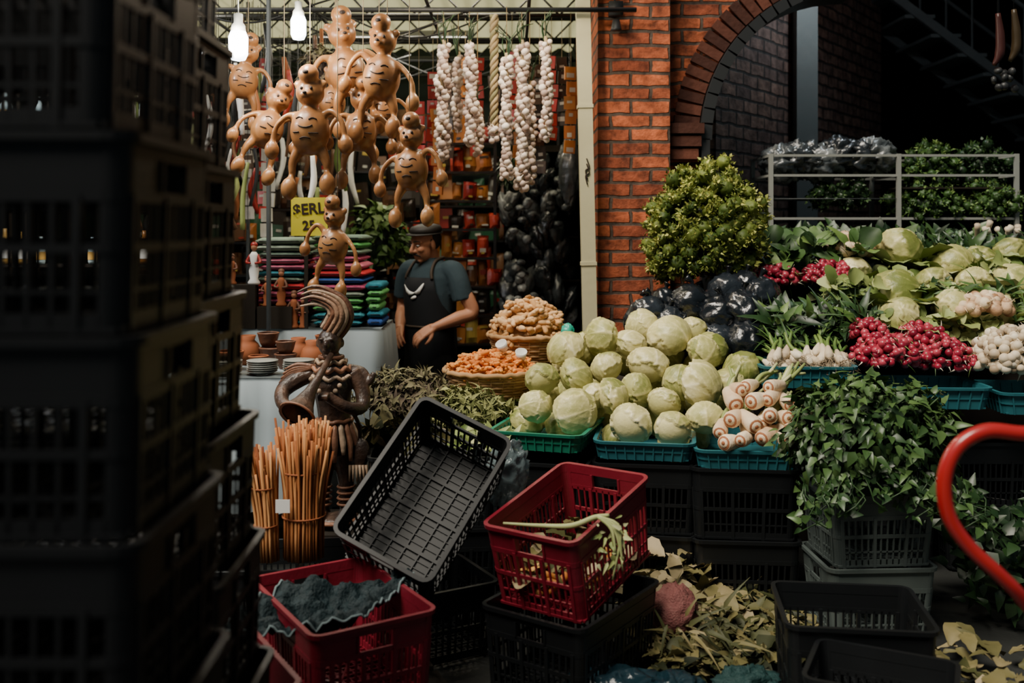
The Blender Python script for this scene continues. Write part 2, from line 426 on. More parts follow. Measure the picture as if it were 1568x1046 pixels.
def pallet(name,loc,sx,sy,h,rz=0):
    mb=MB()
    for i in range(6): mb.add(box(sx,sy/6*.8,.018,(0,-sy/2+sy*(i+.5)/6,h-.009)),None,0,R())
    for i in(-1,0,1): mb.add(box(.08,sy,h-.018,(i*(sx/2-.05),0,(h-.018)/2)),None,0,R())
    o=mb.obj(name,DWOOD,False,loc=(0,0,0)); o.location=loc; o.rotation_euler=(0,0,rz)
pallet('wooden_pallet',(-.7,3.05,0),1.1,1.1,.085,.4)
xv=Vector((.467,.586,.663)).normalized(); zv=Vector((.12,-.68,.72)); yv=zv.cross(xv).normalized(); zv=xv.cross(yv)
put_crate('black_plastic_crate',BLK,basis(Vector((-.320,3.68,.60))-zv*.15,xv,yv,zv),dict(L=.60,W=.38,H=.28,floor=1))
put_crate('black_plastic_crate',BLK,TR((-.36,3.80,0),(0,0,.5)),dict(L=.5,W=.36,H=.27))
put_crate('black_plastic_crate',BLK,TR((.22,3.58,0),(0,0,.96)),dict(L=.56,W=.40,H=.295))
put_crate('black_plastic_crate',BLK,TR((-.9,3.95,0),(0,0,.1)))
put_crate('black_plastic_crate',BLK,TR((-.35,4.45,0),(0,0,.1)))
put_crate('black_plastic_crate',BLK,TR((-.35,4.45,.31),(0,0,.05)))
put_crate('black_plastic_crate',BLK,TR((1.14,3.36,-.0),(.04,0,-.12)),dict(L=.46,W=.36,H=.335))
put_crate('black_plastic_crate',BLK,TR((1.10,2.96,.0),(0,0,-.45)),dict(L=.40,W=.30,H=.29))
for (x,y,a) in ((.16,4.5,-.25),(.6,4.48,-.17),(1.0,4.4,-.1)):
    for k in range(2): put_crate('black_plastic_crate',BLK,TR((x,y,.30*k),(0,0,a+U(-.03,.03))),dict(L=.43,W=.52,H=.30))
for k in range(2): put_crate('grey_plastic_crate',GRYP,TR((1.43,4.02,.285*k),(0,0,.04*k+.05)),dict(L=.42,W=.34,H=.285,tap=.12))
for (x,y,n) in ((1.78,4.80,2),(2.25,4.80,2),(2.72,4.82,2)):
    for k in range(n): put_crate('black_plastic_crate',BLK,TR((x,y,.30*k),(0,0,U(-.05,.05))),dict(L=.40,W=.30,H=.30))
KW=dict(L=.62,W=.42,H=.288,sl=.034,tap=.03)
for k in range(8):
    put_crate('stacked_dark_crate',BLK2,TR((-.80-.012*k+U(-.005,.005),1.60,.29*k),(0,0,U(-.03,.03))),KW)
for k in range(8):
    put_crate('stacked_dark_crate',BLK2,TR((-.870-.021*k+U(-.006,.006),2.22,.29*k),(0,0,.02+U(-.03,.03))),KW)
# ---------------------------------------------------------------- trays
def tray(name,m,loc,L=.42,W=.55,H=.085,rz=0,tilt=0):
    mb=MB(); P=rrect(L,W,.04)
    mb.add(band(P,H-.012,H,.003,.014)); mb.add(band(P,0,H-.012,.003,.001)); 
    mb.add(band(P,H*.45,H*.45+.006,0,.006))
    n=9
    for s in(-1,1):
        for i in range(n): mb.add(box(.006,.016,H-.012,(-L/2+.04+(L-.08)*i/(n-1),s*(W/2),(H-.012)/2)))
        for i in range(n): mb.add(box(.016,.006,H-.012,(s*L/2,-W/2+.04+(W-.08)*i/(n-1),(H-.012)/2)))
    mb.add(box(L-.01,W-.01,.006,(0,0,.004)))
    for i in range(len(mb.v)):
        v=np.array(mb.v[i]); k=1-.07*(1-v[:,2]/H); v[:,0]*=k; v[:,1]*=k; mb.v[i]=v
    o=mb.obj(name,m,False,loc=(0,0,0)); o.location=loc; o.rotation_euler=(tilt,0,rz); return o
tray('green_produce_tray',GRN,(.17,4.50,.645),.40,.5,.08,-.30)
tray('teal_produce_tray',TEAL,(.60,4.46,.615),.41,.5,.08,-.17)
tray('teal_produce_tray',TEAL,(1.0,4.36,.60),.41,.48,.08,-.10)
tray('teal_produce_tray',TEAL,(1.37,4.72,.87),.42,.36,.10,-.05)
tray('teal_produce_tray',TEAL,(1.93,4.70,.78),.50,.38,.10,-.05)
tray('teal_produce_tray',TEAL,(2.48,4.66,.76),.52,.38,.10,-.05)
def stand(name,pts,x0,x1,m=DWOOD):
    V=[];F=[];n=len(pts)
    for x in(x0,x1):
        for y,z in pts: V.append((x,y,z))
    for i in range(n): j=(i+1)%n; F.append((i,j,n+j,n+i))
    F.append(tuple(range(n))[::-1]); F.append(tuple(range(n,2*n)))
    mb=MB(); mb.add((V,F)); return mb.obj(name,m,False)
stand('sloped_display_stand',[(4.80,.62),(5.4,.92),(5.4,0),(4.85,0)],.34,1.2)
stand('sloped_display_stand',[(5.0,.74),(5.12,1.0),(5.9,1.32),(5.93,1.32),(5.93,0),(5.05,0)],1.22,3.3)
# ---------------------------------------------------------------- cabbages
def cabproto(seed,nu=72,nv=46):
    rs=random.Random(seed); V,F=sph(nu,nv); D=np.array(V); n=len(D)
    r=np.full(n,.88); c=np.full(n,.5)
    fb=np.array([noise.noise(Vector(p)*3.2+Vector((seed*5,0,0)))*.6+noise.noise(Vector(p)*7+Vector((0,seed*5,0)))*.4 for p in V])
    for k in range(8):
        a=k*2.4+rs.uniform(-.4,.4); t=rs.uniform(.45,1.35)
        cc=np.array([math.cos(a)*math.sin(t),math.sin(a)*math.sin(t),math.cos(t)])
        e1=np.array([0,0,1.])-cc*cc[2]; e1/=np.linalg.norm(e1); e2=np.cross(cc,e1)
        p=D@e1; q=D@e2; w0=D@cc; an=np.arccos(np.clip(w0,-1,1)); az=np.arctan2(q,p)
        ww=rs.uniform(.8,1.15)*(1+.07*np.sin(az*4+rs.uniform(0,6))+.05*np.sin(az*9+rs.uniform(0,6))+.03*np.sin(az*17))
        ins=(an<ww)
        edge=np.clip(an/ww,0,1)
        rib=np.exp(-(q/(.035+.03*np.clip(.6-p,0,1)))**2)*np.clip(.9-p,0,1)
        side=np.exp(-(np.sin(6.5*(p*.75-np.abs(q)*1.25)))**2/.05)*np.clip(np.abs(q)*6,0,1)*np.clip(1.2-np.abs(q),0,1)
        rr=.88+.014*k+.06*edge**7+.03*rib+.014*side+.022*fb*edge
        cb=rs.uniform(.15,.58)+.36*rib+.26*side+.24*edge**6+.25*fb
        if rs.random()<.2: cb=cb-.18
        r=np.where(ins,rr,r); c=np.where(ins,cb,c)
    V=D*r[:,None]; V[:,2]*=.86
    c=np.clip(c,0,1)
    return (V,F),c
CP=[cabproto(i) for i in range(7)]
def cab(mb,loc,r,off=0.,flat=1.):
    g,c=CP[random.randrange(7)]
    mb.add(g,TR(loc,(U(-1.3,1.3),U(-1.3,1.3),U(0,6.3)),(r*1.04,r*1.04,r*1.04*flat)),0,np.clip(c+off+U(-.1,.1),0,1))
mb=MB()
CB=[(.262,4.81,1.016,.095,0),(.442,4.88,1.066,.096,0),(.647,4.97,1.112,.085,.1),(.768,4.88,1.072,.108,.15),(.577,4.83,1.036,.08,.1),(.921,4.79,1.003,.088,0),
(.14,4.63,.90,.08,0),(.295,4.64,.909,.088,-.2),(.45,4.70,.944,.08,0),(.643,4.71,.951,.1,.1),(.773,4.6,.89,.08,-.2),(.86,4.56,.886,.112,.15),(1.01,4.62,.875,.08,0),(1.086,4.70,.932,.094,-.4),
(.106,4.47,.803,.075,0),(.279,4.43,.786,.105,.2),(.457,4.53,.836,.086,.1),(.571,4.56,.858,.082,-.1),(.682,4.48,.812,.075,-.1),(.85,4.37,.765,.085,0),
(.523,4.36,.745,.092,.2),(.697,4.32,.73,.08,.2),(.90,4.97,1.08,.08,0),(.36,4.98,1.0,.085,0),(.97,4.9,1.0,.09,-.1),(.37,4.55,.83,.07,0)]
for x,y,z,r,o in CB:
    cab(mb,(x,y,z),r,o)
    cab(mb,(x+U(-.05,.05),y+.15,z-.10),.085,-.1)
mb.obj('cabbage_pile',CAB)
RL=[rleaf(),rleaf(.65,.5,.09),rleaf(.95,.15,.05,cup=.5)]
def head(mb,x,y,z,r,off,nl=9):
    cab(mb,(x,y,z),r,off)
    for k in range(nl):
        a=2*pi*k/nl+U(-.3,.3); d=Vector((math.cos(a),math.sin(a),0)); L=r*U(1.3,1.9)
        p=Vector((x,y,z-r*.75))+d*r*.4
        mb.add(RL[k%3],frame(p,d+Vector((0,0,U(.35,.9))),-d*.7+Vector((0,0,1)),L),1,U(0,.8))
mb=MB()
for x,y,z,r,o in [(2.14,5.5,1.48,.13,-.2),(2.0,5.2,1.26,.13,-.3),(1.94,4.98,1.15,.11,-.05),(2.22,5.0,1.19,.11,-.1),(2.38,5.4,1.41,.11,-.05),(1.85,5.4,1.36,.095,.1),(2.62,5.2,1.30,.12,-.2),(2.22,5.25,1.30,.10,0),(2.75,5.5,1.44,.115,-.2),(2.46,5.03,1.18,.10,0),(2.85,5.1,1.2,.11,-.2),(2.42,5.22,1.30,.10,-.1),(2.55,5.42,1.41,.10,-.2)]: head(mb,x,y,z,r,o)
mb.obj('loose_cabbages',[CAB,PALE])
# ---------------------------------------------------------------- foliage
LF=[leaf(1,.62,.25,.25),leaf(1,.5,.35,.45),leaf(1,.7,.15,.1,wav=.06)]
STRAP=[leaf(1,.10,.5,.35,7,.3),leaf(1,.14,.4,.6,7,.3)]
BROAD=[leaf(1,.42,.4,.45,7,.6,.08),leaf(1,.34,.5,.7,7,.55,.10)]
def bush(name,c,rad,n,size,m,protos=LF,up=-.5,droop=.5,core=None,inner=.72,parent=None,stems=0,zmin=-9,lump=.12):
    mb=MB(); c=Vector(c)
    if core is not None: mb.add(S20,TR(c,(0,0,0),tuple(q*.74 for q in rad)),1,0)
    for i in range(n):
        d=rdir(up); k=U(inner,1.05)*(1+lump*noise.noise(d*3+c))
        p=c+Vector((d.x*rad[0],d.y*rad[1],d.z*rad[2]))*k
        if p.z<zmin: continue
        y=(d*.6+rdir()*.8+Vector((0,0,-droop))).normalized()
        z=(d+rdir()*.5+Vector((0,0,.5)))
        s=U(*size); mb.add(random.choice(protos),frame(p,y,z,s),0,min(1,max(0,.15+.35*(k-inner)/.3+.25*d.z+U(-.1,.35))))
    for i in range(stems):
        a=U(0,6.28); d=Vector((math.cos(a)*rad[0],math.sin(a)*rad[1],0))
        mb.add(stube([c-Vector((0,0,rad[2]*.7)),c+d*.4,c+d*.9+Vector((0,0,U(-.3,.8)*rad[2]))],[.004,.003],4,4),None,0,.6)
    return mb.obj(name,[m,core or m],parent=parent)
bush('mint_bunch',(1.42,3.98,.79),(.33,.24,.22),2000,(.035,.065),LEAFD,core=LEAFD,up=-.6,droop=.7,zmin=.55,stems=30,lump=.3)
mb=MB()
for i in range(46):
    x=U(1.10,1.78); z0=.72-abs(x-1.42)*.3; y=U(3.74,3.85); L=U(.06,.17)
    q=[Vector((x+U(-.02,.02)*k,y-.02*k,z0-L*k/4)) for k in range(5)]
    mb.add(tube(q,.003,4),None,0,.5)
    for k in range(8):
        p=q[0].lerp(q[4],U(0,1)); mb.add(random.choice(LF),frame(p,rdir()+Vector((0,-.3,-.3)),(U(-.5,.5),-1,.6),U(.03,.055)),0,U(.1,.9))
mb.obj('mint_sprigs',LEAFD)
def crumple(seed,nu=30,nv=20,amp=.28,f=2.2):
    V,F=sph(nu,nv); o=Vector((seed*3.1,seed*1.7,0)); W=[]
    for p in V:
        p=Vector(p); n=0;a=1;ff=f
        for k in range(4): n+=a*(1-2*abs(noise.noise(p*ff+o))); a*=.55; ff*=2.1
        W.append(p*(1+amp*(n-1)*.6))
    return W,F
CR=[crumple(i) for i in range(6)]
CRS=[crumple(i+9,16,12,.45,2.6) for i in range(4)]
CRB=[crumple(i+20,44,30,.5,2.0) for i in range(3)]
def curly(name,c,rad,nc,m,cs=(.035,.055),nl=40,ls=(.014,.026),core=LEAFD,up=-.75,rag=.16,cone=0.):
    mb=MB(); c=Vector(c); mb.add(CR[1],TR(c,(0,0,0),tuple(q*.72 for q in rad)),1,.1)
    for i in range(nc):
        z=1-2*(i+.5)/nc
        if z<up: continue
        a=i*2.39996; rr=math.sqrt(1-z*z); d=Vector((rr*math.cos(a),rr*math.sin(a),z))
        k=1+1.6*rag*noise.noise(d*2.2+c)+U(-rag,rag)*.9; kk=1-cone*z
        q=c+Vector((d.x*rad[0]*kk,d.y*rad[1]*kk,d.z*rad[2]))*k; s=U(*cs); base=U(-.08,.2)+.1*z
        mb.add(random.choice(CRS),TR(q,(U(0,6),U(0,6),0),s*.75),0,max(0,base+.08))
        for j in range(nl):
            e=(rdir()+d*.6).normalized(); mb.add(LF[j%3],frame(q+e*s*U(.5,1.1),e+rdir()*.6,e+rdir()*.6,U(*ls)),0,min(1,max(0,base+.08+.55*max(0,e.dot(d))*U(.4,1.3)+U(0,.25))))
    return mb.obj(name,[m,core])
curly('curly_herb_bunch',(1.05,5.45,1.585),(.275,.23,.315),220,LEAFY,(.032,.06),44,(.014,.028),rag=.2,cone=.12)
curly('parsley_bunch',(2.66,6.3,1.98),(.13,.1,.14),45,LEAFM,(.03,.045),30)
curly('parsley_bunch',(2.98,6.3,1.98),(.14,.1,.14),45,LEAFD,(.03,.045),30)
curly('parsley_bunch',(2.55,6.1,1.74),(.2,.12,.10),50,LEAFM,(.03,.045),30)
curly('parsley_bunch',(2.93,6.1,1.75),(.14,.12,.10),50,LEAFM,(.03,.045),30)
def greens(name,x,y,z,n,size,m,protos,spread=(.3,.2,.08),dirv=(0,-.3,.6),rnd=.8,rr=(.1,.9)):
    mb=MB()
    for i in range(n):
        a,b=U(-1,1),U(-1,1); p=(x+a*spread[0],y+b*spread[1],z+U(-1,1)*spread[2]+.05*noise.noise((a*3,b*3,x)))
        d=Vector(dirv)+rdir()*rnd
        mb.add(random.choice(protos),frame(p,d,(U(-.4,.4),-.7,.8),U(*size)),0,U(*rr)**1.3)
    return mb.obj(name,m)
greens('long_leaf_greens',1.62,5.62,1.43,560,(.06,.15),LEAFM,BROAD+STRAP+RL,(.30,.20,.07))
greens('dark_greens',2.1,5.80,1.50,560,(.06,.12),LEAFD,LF,(.6,.10,.06))
greens('dark_greens',2.75,5.66,1.45,420,(.06,.13),LEAFD,BROAD,(.4,.14,.05))
greens('onion_green_tops',1.5,4.98,1.10,440,(.08,.17),LEAFD,BROAD+STRAP,(.26,.13,.07),(0,-.1,.7),.8)
greens('onion_green_tops',1.5,4.93,1.12,50,(.07,.14),LEAFM,BROAD,(.24,.12,.07),(0,-.1,.7),.8)
greens('celery_leaves',2.55,5.12,1.22,420,(.05,.12),LEAFM,BROAD+STRAP,(.45,.18,.07),(-.2,-.3,.5),.9)
greens('celery_leaves',2.8,5.38,1.36,320,(.05,.13),PALE,RL+STRAP+STRAP,(.42,.15,.05),(-.3,-.3,.5),.9,(0,.7))
greens('lettuce_leaves',2.1,4.98,1.10,220,(.05,.10),PALE,RL,(.28,.10,.04),(0,-.5,.5),.8)
greens('lettuce_leaves',2.0,5.3,1.27,260,(.05,.11),PALE,RL+BROAD,(.33,.16,.04),(0,-.5,.5),.8,(0,.7))
greens('radish_tops',1.85,4.96,1.0,180,(.07,.13),LEAFD,BROAD,(.2,.10,.06),(0,0,.7),.8)
greens('shadowed_greens',2.15,4.15,.25,420,(.05,.11),LEAFD,LF,(.28,.22,.18),(0,-.3,.2),1.,(0,.5))  # leaf colours held to the dark end to paint in the shade
mb=MB()
for x,y,z,r in [(.70,5.12,1.16,.09),(.80,5.1,1.10,.10),(.92,5.14,1.2,.11),(1.05,5.08,1.15,.11),(1.17,5.05,1.18,.11),(1.28,5.15,1.24,.11),(1.02,5.0,1.02,.11),(1.16,4.96,1.03,.11),(.88,5.05,1.03,.09),(1.22,5.2,1.3,.08),(.8,5.22,1.22,.07),(1.12,5.2,1.27,.1),(.72,5.3,1.1,.12),(1.0,5.3,1.1,.16)]:
    mb.add(random.choice(CR),TR((x,y,z),(U(0,6),U(0,6),U(0,6)),(r,r,r*.95)),0,U(0,.7))
    mb.add(stube([(x,y,z+r*.7),(x+.01,y,z+r*1.1),(x+U(-.03,.03),y,z+r*1.35)],[.012,.01,.022],4,7))
mb.obj('black_plastic_bags',BAGB)
def radish(mb,c,rad,n,r=.016,mi=0,m2=1):
    for i in range(n):
        d=rdir(-.1); k=U(.75,1.0)
        p=(c[0]+d.x*rad[0]*k,c[1]+d.y*rad[1]*k,c[2]+d.z*rad[2]*k); s=r*U(.8,1.2)
        T=TR(p,(U(0,6),U(0,6),0),s); mb.add(S12,T,mi,U(0,1)); 
        if R()<.6: mb.add(tube([(0,0,-.9),(0,.1,-1.6),(.1,.2,-2.4)],[.25,.1,.03],4),T,m2,.8)
        if mi!=m2 and R()<.3: mb.add(STRAP[0],frame(p,rdir(),(0,0,1),U(.04,.09)),2,U(0,1))
mb=MB(); radish(mb,(1.42,5.40,1.32),(.14,.10,.09),150,.019); mb.obj('radish_bunch',[RADI,WHITEV,LEAFM])
mb=MB(); radish(mb,(1.72,5.38,1.33),(.15,.10,.09),160,.019); mb.obj('radish_bunch',[RADI,WHITEV,LEAFM])
mb=MB(); radish(mb,(1.78,4.72,.98),(.17,.15,.12),230,.018); radish(mb,(2.04,4.75,.96),(.17,.15,.12),210,.018); radish(mb,(1.72,4.82,1.09),(.09,.1,.07),90,.018); radish(mb,(1.98,4.82,1.07),(.12,.1,.07),90,.018)
mb.obj('radish_pile',[RADI,WHITEV,LEAFM])
mb=MB(); radish(mb,(2.35,4.66,.97),(.20,.16,.17),340,.021,0,0); radish(mb,(2.6,4.7,.97),(.22,.16,.2),240,.021,0,0)
mb.obj('small_white_onions',[WHITEV])
mb=MB(); radish(mb,(2.33,4.93,1.2),(.14,.10,.07),90,.026,0,0); mb.obj('tan_potatoes',[PINKV])
mb=MB(); radish(mb,(1.86,5.55,1.47),(.13,.10,.08),32,.042,0,0); mb.obj('brown_onions',[PINKV])
mb=MB()
for i in range(46):
    x=U(1.19,1.56); y=U(4.58,4.68); z=U(.95,1.02); d=Vector((U(-.6,.6),1,U(.1,.8))).normalized(); p=Vector((x,y,z))
    mb.add(stube([p-d*.02,p,p+d*.03,p+d*.07],[.007,.022,.019,.010],4,9),None,0,U(.1,.9))
    mb.add(stube([p+d*.06,p+d*.11,p+d*.17+rdir()*.02],[.010,.009,.007],3,7),None,1,U(.5,1))
    for k in range(8): mb.add(tube([p-d*.015,p-d*.045+rdir()*.015,p-d*.06+rdir()*.035],[.0018,.0012,.0008],3),None,0,.1)
    for k in range(2): mb.add(STRAP[0],frame(p+d*.13,d+rdir()*.5,(0,0,1),U(.10,.2)),1,U(.1,.8))
mb.obj('spring_onion_bunch',[WHITEV,LEAFM])
mb=MB()
for i,(x,y,z) in enumerate([(.95,4.27,.86),(1.03,4.22,.87),(1.10,4.24,.88),(.93,4.19,.80),(1.0,4.15,.79),(1.08,4.16,.82),(1.15,4.2,.80),(.88,4.2,.75),(.96,4.12,.73),(1.05,4.12,.74),(1.13,4.12,.73),(1.17,4.15,.76),(1.12,4.28,.92),(1.02,4.30,.92),(.9,4.14,.71),(1.17,4.13,.70),(.98,4.30,.90),(1.06,4.2,.78),(1.0,4.2,.74),(1.17,4.24,.86)]):
    d=Vector((U(-1.0,.2),-.9,U(-.45,.15))).normalized(); p=Vector((x,y,z)); L=U(.07,.10); r=U(.027,.036)
    mb.add(stube([p-d*L*1.0,p-d*L*.6,p-d*L*.2,p+d*L*.2,p+d*L*.42],[r*.75,r*.9,r*1.05,r*1.1,r*.95],4,12),None,0,U(.5,1))
    mb.add(tube([p+d*L*.36,p+d*L*.45],[r*.99,r*.84],12),None,1,.5); mb.add(tube([p+d*L*.42,p+d*L*.48],[r*.66,r*.6],10),None,0,.8); mb.add(tube([p+d*L*.46,p+d*L*.50],[r*.3,r*.25],8),None,1,.3)
    for k in range(4): q=p-d*L*.95; w=-d*.6+Vector((.5,.3,.5)); mb.add(stube([q,q+w*.06+rdir()*.012,q+w*.13+rdir()*.03],[.012,.010,.006],4,6),None,2,U(.3,1))
mb.obj('root_stalk_pile',[PINKV,CUT,PALE])
# ---------------------------------------------------------------- baskets
def basket(name,loc,r0,r1,H,item,imat,pile,n,s):
    e=empty(name,loc); L=Vector(loc); mb=MB(); N=48
    for k in range(int(H/.014)):
        t=k*.014/H; rr=r0+(r1-r0)*t
        P=[L+Vector(((rr+.004*math.sin(12*a*1.0+k*pi))*math.cos(a),(rr+.004*math.sin(12*a+k*pi))*math.sin(a),.014*k+.007)) for a in [2*pi*i/N for i in range(N)]]
        mb.add(tube(P,.0075,5,True),None,0,U(0,1))
    P=[L+Vector(((r1+.004)*math.cos(a),(r1+.004)*math.sin(a),H+.004*math.sin(a*20))) for a in [2*pi*i/N for i in range(N)]]
    mb.add(tube(P,.013,6,True),None,0,.6); mb.add(lathe([(r0,0),(r0,.01)],24),Matrix.Translation(L))
    for k in range(24):
        a=2*pi*k/24; mb.add(tube([L+Vector((r0*math.cos(a),r0*math.sin(a),0)),L+Vector((r1*math.cos(a),r1*math.sin(a),H))],.005,4),None,0,.3)
    mb.obj('woven_body',WICK,parent=e)
    mb=MB(); mb.add(S20,TR(L+Vector((0,0,H*.8)),(0,0,0),(r1*.8,r1*.8,pile*.85)),0,.1)
    for i in range(n):
        d=rdir(0); k=U(.82,1.02); p=L+Vector((d.x*r1*.9*k,d.y*r1*.9*k,H*.85+d.z*pile*k))
        mb.add(random.choice(item),TR(p,(U(-.6,.6),U(-.6,.6),U(0,6.3)),s*U(.8,1.25)),0,U(.1,1))
    mb.obj('contents',imat,parent=e); return e
def tuber(seed,n=3):
    rs=random.Random(seed); m=MB(); 
    m.add(S12,TR((0,0,0),(0,0,0),(1.,.42,.38)))
    for k in range(n):
        x=rs.uniform(-.8,.8); a=rs.uniform(-1.2,1.2)+(pi if rs.random()<.5 else 0); m.add(S8,TR((x+.35*math.sin(a)*.3,.35*math.cos(a),rs.uniform(-.1,.2)),(0,0,-a),(.3,.5,.28)))
    return np.concatenate(m.v),m.f
TUB=[tuber(i) for i in range(6)]
basket('ginger_basket',(.09,5.36,.87),.17,.215,.16,TUB,GING,.22,200,.042)
basket('turmeric_basket',(-.10,4.98,.77),.19,.235,.125,TUB,TURM,.11,300,.028)
for k in range(2): put_crate('black_plastic_crate',BLK,TR((.08,5.38,.432*k),(0,0,.1)),dict(L=.46,W=.34,H=.43))
for k in range(2): put_crate('black_plastic_crate',BLK,TR((-.14,4.98,.38*k),(0,0,-.1)),dict(L=.44,W=.34,H=.38))
for x,y,z in ((-.04,4.95,1.0),(.045,4.91,.96)):
    mb=MB(); mb.add(lathe([(.022,-.02),(.03,.022),(.026,.022),(.02,-.012)],16)); o=mb.obj('measuring_cup',WHT); o.location=(x,y,z); o.rotation_euler=(U(.4,.9),U(-.5,.5),0)
mb=MB(); mb.add(CR[2],TR((.29,5.18,1.06),(0,0,0),(.035,.03,.045))); mb.obj('green_plastic_bag',mat('green_film',[(.02,.35,.25)],.3,.5))
SM=[leaf(1,.35,.3,.5),leaf(1,.22,.4,.8),leaf(1,.5,.3,.4)]
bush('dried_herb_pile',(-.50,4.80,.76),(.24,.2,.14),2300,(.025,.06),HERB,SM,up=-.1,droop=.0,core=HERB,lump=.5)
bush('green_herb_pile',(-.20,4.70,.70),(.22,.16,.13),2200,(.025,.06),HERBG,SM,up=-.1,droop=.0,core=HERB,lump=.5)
bush('banana_leaf_scraps',(-.50,4.5,.66),(.22,.12,.06),90,(.06,.12),LITT,LF,up=-.1)
greens('pale_leaf_scraps',-.12,4.40,.67,60,(.04,.09),PALE,LF,(.14,.1,.02),rr=(.0,.8))
stand('low_board_table',[(4.55,.60),(4.55,.64),(5.05,.64),(5.05,.60)],-.72,-.39)
mb=MB()
for x in(-.69,-.42):
    for y in(4.6,5.0): mb.add(box(.03,.03,.6,(x,y,.3)))
mb.obj('board_table_legs',DWOOD,False)
mb=MB(); mb.add(CRB[0],TR((-.02,3.98,.62),(.3,.2,0),(.08,.06,.13))); mb.obj('clear_plastic_bag',mat('clear_film',[(.12,.16,.17),(.30,.35,.36)],.2,.6,10,.8,.8,20,alpha=.7))
mb=MB()
mb.add(stube([(-.03,3.44,.582),(.09,3.40,.586),(.20,3.37,.594),(.28,3.385,.618),(.33,3.39,.624)],[.004,.007,.010,.009,.006],6,7),None,0,.6)
for k in range(4): mb.add(stube([(.29,3.385,.622),(.335+.01*k,3.36,.585),(.345+U(-.02,.03),3.345,.51-.03*k)],[.007,.006,.003],5,6),None,0,.6)
for k in range(36): mb.add(random.choice(LF),frame((U(.29,.38),U(3.34,3.39),U(.45,.63)),rdir()+Vector((.2,-.3,-.6)),(0,-1,.4),(U(.012,.03),U(.02,.045),.03)),0,U(.2,.9))
mb.obj('celery_stalk',PALE)
mb=MB()
for i in range(36):
    p=Vector((.240,3.66,.338))+u*U(-.2,.2)+v*U(-.13,.13)+nn*U(0.02,.07); d=rdir(); d.z*=.3; d.normalize()
    mb.add(stube([p-d*.05,p,p+d*.05],[.006,.013,.015],3,7),None,0,U(0,1))
for i in range(110):
    p=Vector((.240,3.66,.338))+u*U(-.2,.2)+v*U(-.13,.13)+nn*U(0.02,.10); mb.add(random.choice(LF+RL),frame(p,rdir(),(0,0,1),U(.05,.10)),1,U(.3,1))
mb.obj('carrot_and_leaf_scraps',[mat('carrot',[(.45,.13,.02),(.75,.42,.12)],.6),LITT])
def litter(name,x0,x1,y0,y1,n,hfun,size=(.06,.14),m=LITT,rr=(0,1),avoid=()):
    mb=MB()
    for i in range(n):
        x=U(x0,x1);y=U(y0,y1)
        if any(a<x<b and c<y<d for a,b,c,d in avoid): continue
        h=hfun(x,y); z=U(.3,1)*h+.012
        mb.add(random.choice(LF+BROAD+RL),frame((x,y,z),(U(-1,1),U(-1,1),U(-.1,.5)),(U(-.6,.6),U(-.8,.4),1),U(*size)),0,U(*rr))
    return mb.obj(name,m)
av=((.9,1.4,3.1,3.58),)
litter('leaf_litter',.5,1.18,3.5,4.2,1300,lambda x,y:.12*math.exp(-((x-.62)/.3)**2-((y-4.2)/.5)**2)+.03,(.03,.09),LITT,(0,.75),av)
litter('wilted_cabbage_leaves',.47,.88,3.80,4.15,150,lambda x,y:.26*math.exp(-((x-.64)/.2)**2-((y-4.05)/.2)**2)+.02,(.07,.12),LITT,(.6,1))
litter('wilted_cabbage_leaves',1.45,2.3,3.2,3.7,170,lambda x,y:.08,(.05,.10),LITT,(.35,.95))
litter('leaf_litter',.0,.9,3.1,3.35,150,lambda x,y:.02,(.03,.08),LITT,(0,.8))
greens('celery_tops_litter',.70,3.75,.10,90,(.08,.17),LITT,STRAP,(.14,.16,.05),(.2,-.6,.0),.7,(.2,.85))
mb=MB(); mb.add(CR[3],TR((.62,3.80,.13),(0,0,.3),(.09,.08,.11))); mb.obj('pink_mesh_sack',mat('pink_mesh',[(.20,.07,.065),(.42,.24,.20)],.7,.3,60,.9,.8,120))
mb=MB(); mb.add(CRB[0],TR((.36,3.36,.05),(0,0,0),(.17,.11,.05))); mb.add(CRB[1],TR((.55,3.32,.05),(0,0,1),(.12,.10,.05))); mb.add(CRB[2],TR((.24,3.33,.04),(0,0,1),(.09,.08,.03))); mb.obj('blue_plastic_bag',mat('blue_film',[(.008,.025,.035),(.06,.12,.15)],.22,.6,14,1.2,.9,30))
mb=MB(); mb.add(CRB[1],TR((.80,3.36,.05),(0,0,0),(.11,.09,.06))); mb.obj('teal_mesh_sack',mat('teal_mesh',[(.008,.035,.035),(.035,.10,.10)],.6,.3,80,.9,.8,120))
litter('leaf_litter',-.9,-.7,2.68,2.86,25,lambda x,y:.18,(.04,.08),LEAFM)
def drape():
    mb=MB(); n=44; V=[];F=[]
    for j in range(n+1):
        for i in range(n+1):
            a=i/n-.5; b=j/n-.5
            x=-.61+.42*a+.12*b; y=3.22+.34*b+.10*a
            z=.43-.13*math.exp(-((a*2.4)**2+(b*2.2)**2))+.04*noise.noise((a*6,b*6,1))+.03*noise.noise((a*16,b*16,1))-.14*max(0,-b-.32)-.1*max(0,abs(a)-.42)
            V.append((x,y,z))
    for j in range(n):
        for i in range(n): a=j*(n+1)+i; F.append((a,a+1,a+n+2,a+n+1))
    mb.add((V,F))
    for e in ([V[k] for k in range(n+1)],[V[k*(n+1)] for k in range(n+1)],[V[k*(n+1)+n] for k in range(n+1)]): mb.add(tube(e,.004,5),None,1)
    mb.obj('mesh_produce_sack',[mat('grey_mesh_fabric',[(.008,.02,.024),(.04,.075,.085)],.6,.3,30,1.2,.9,90),mat('sack_hem',[(.16,.22,.23)],.7)])
drape()
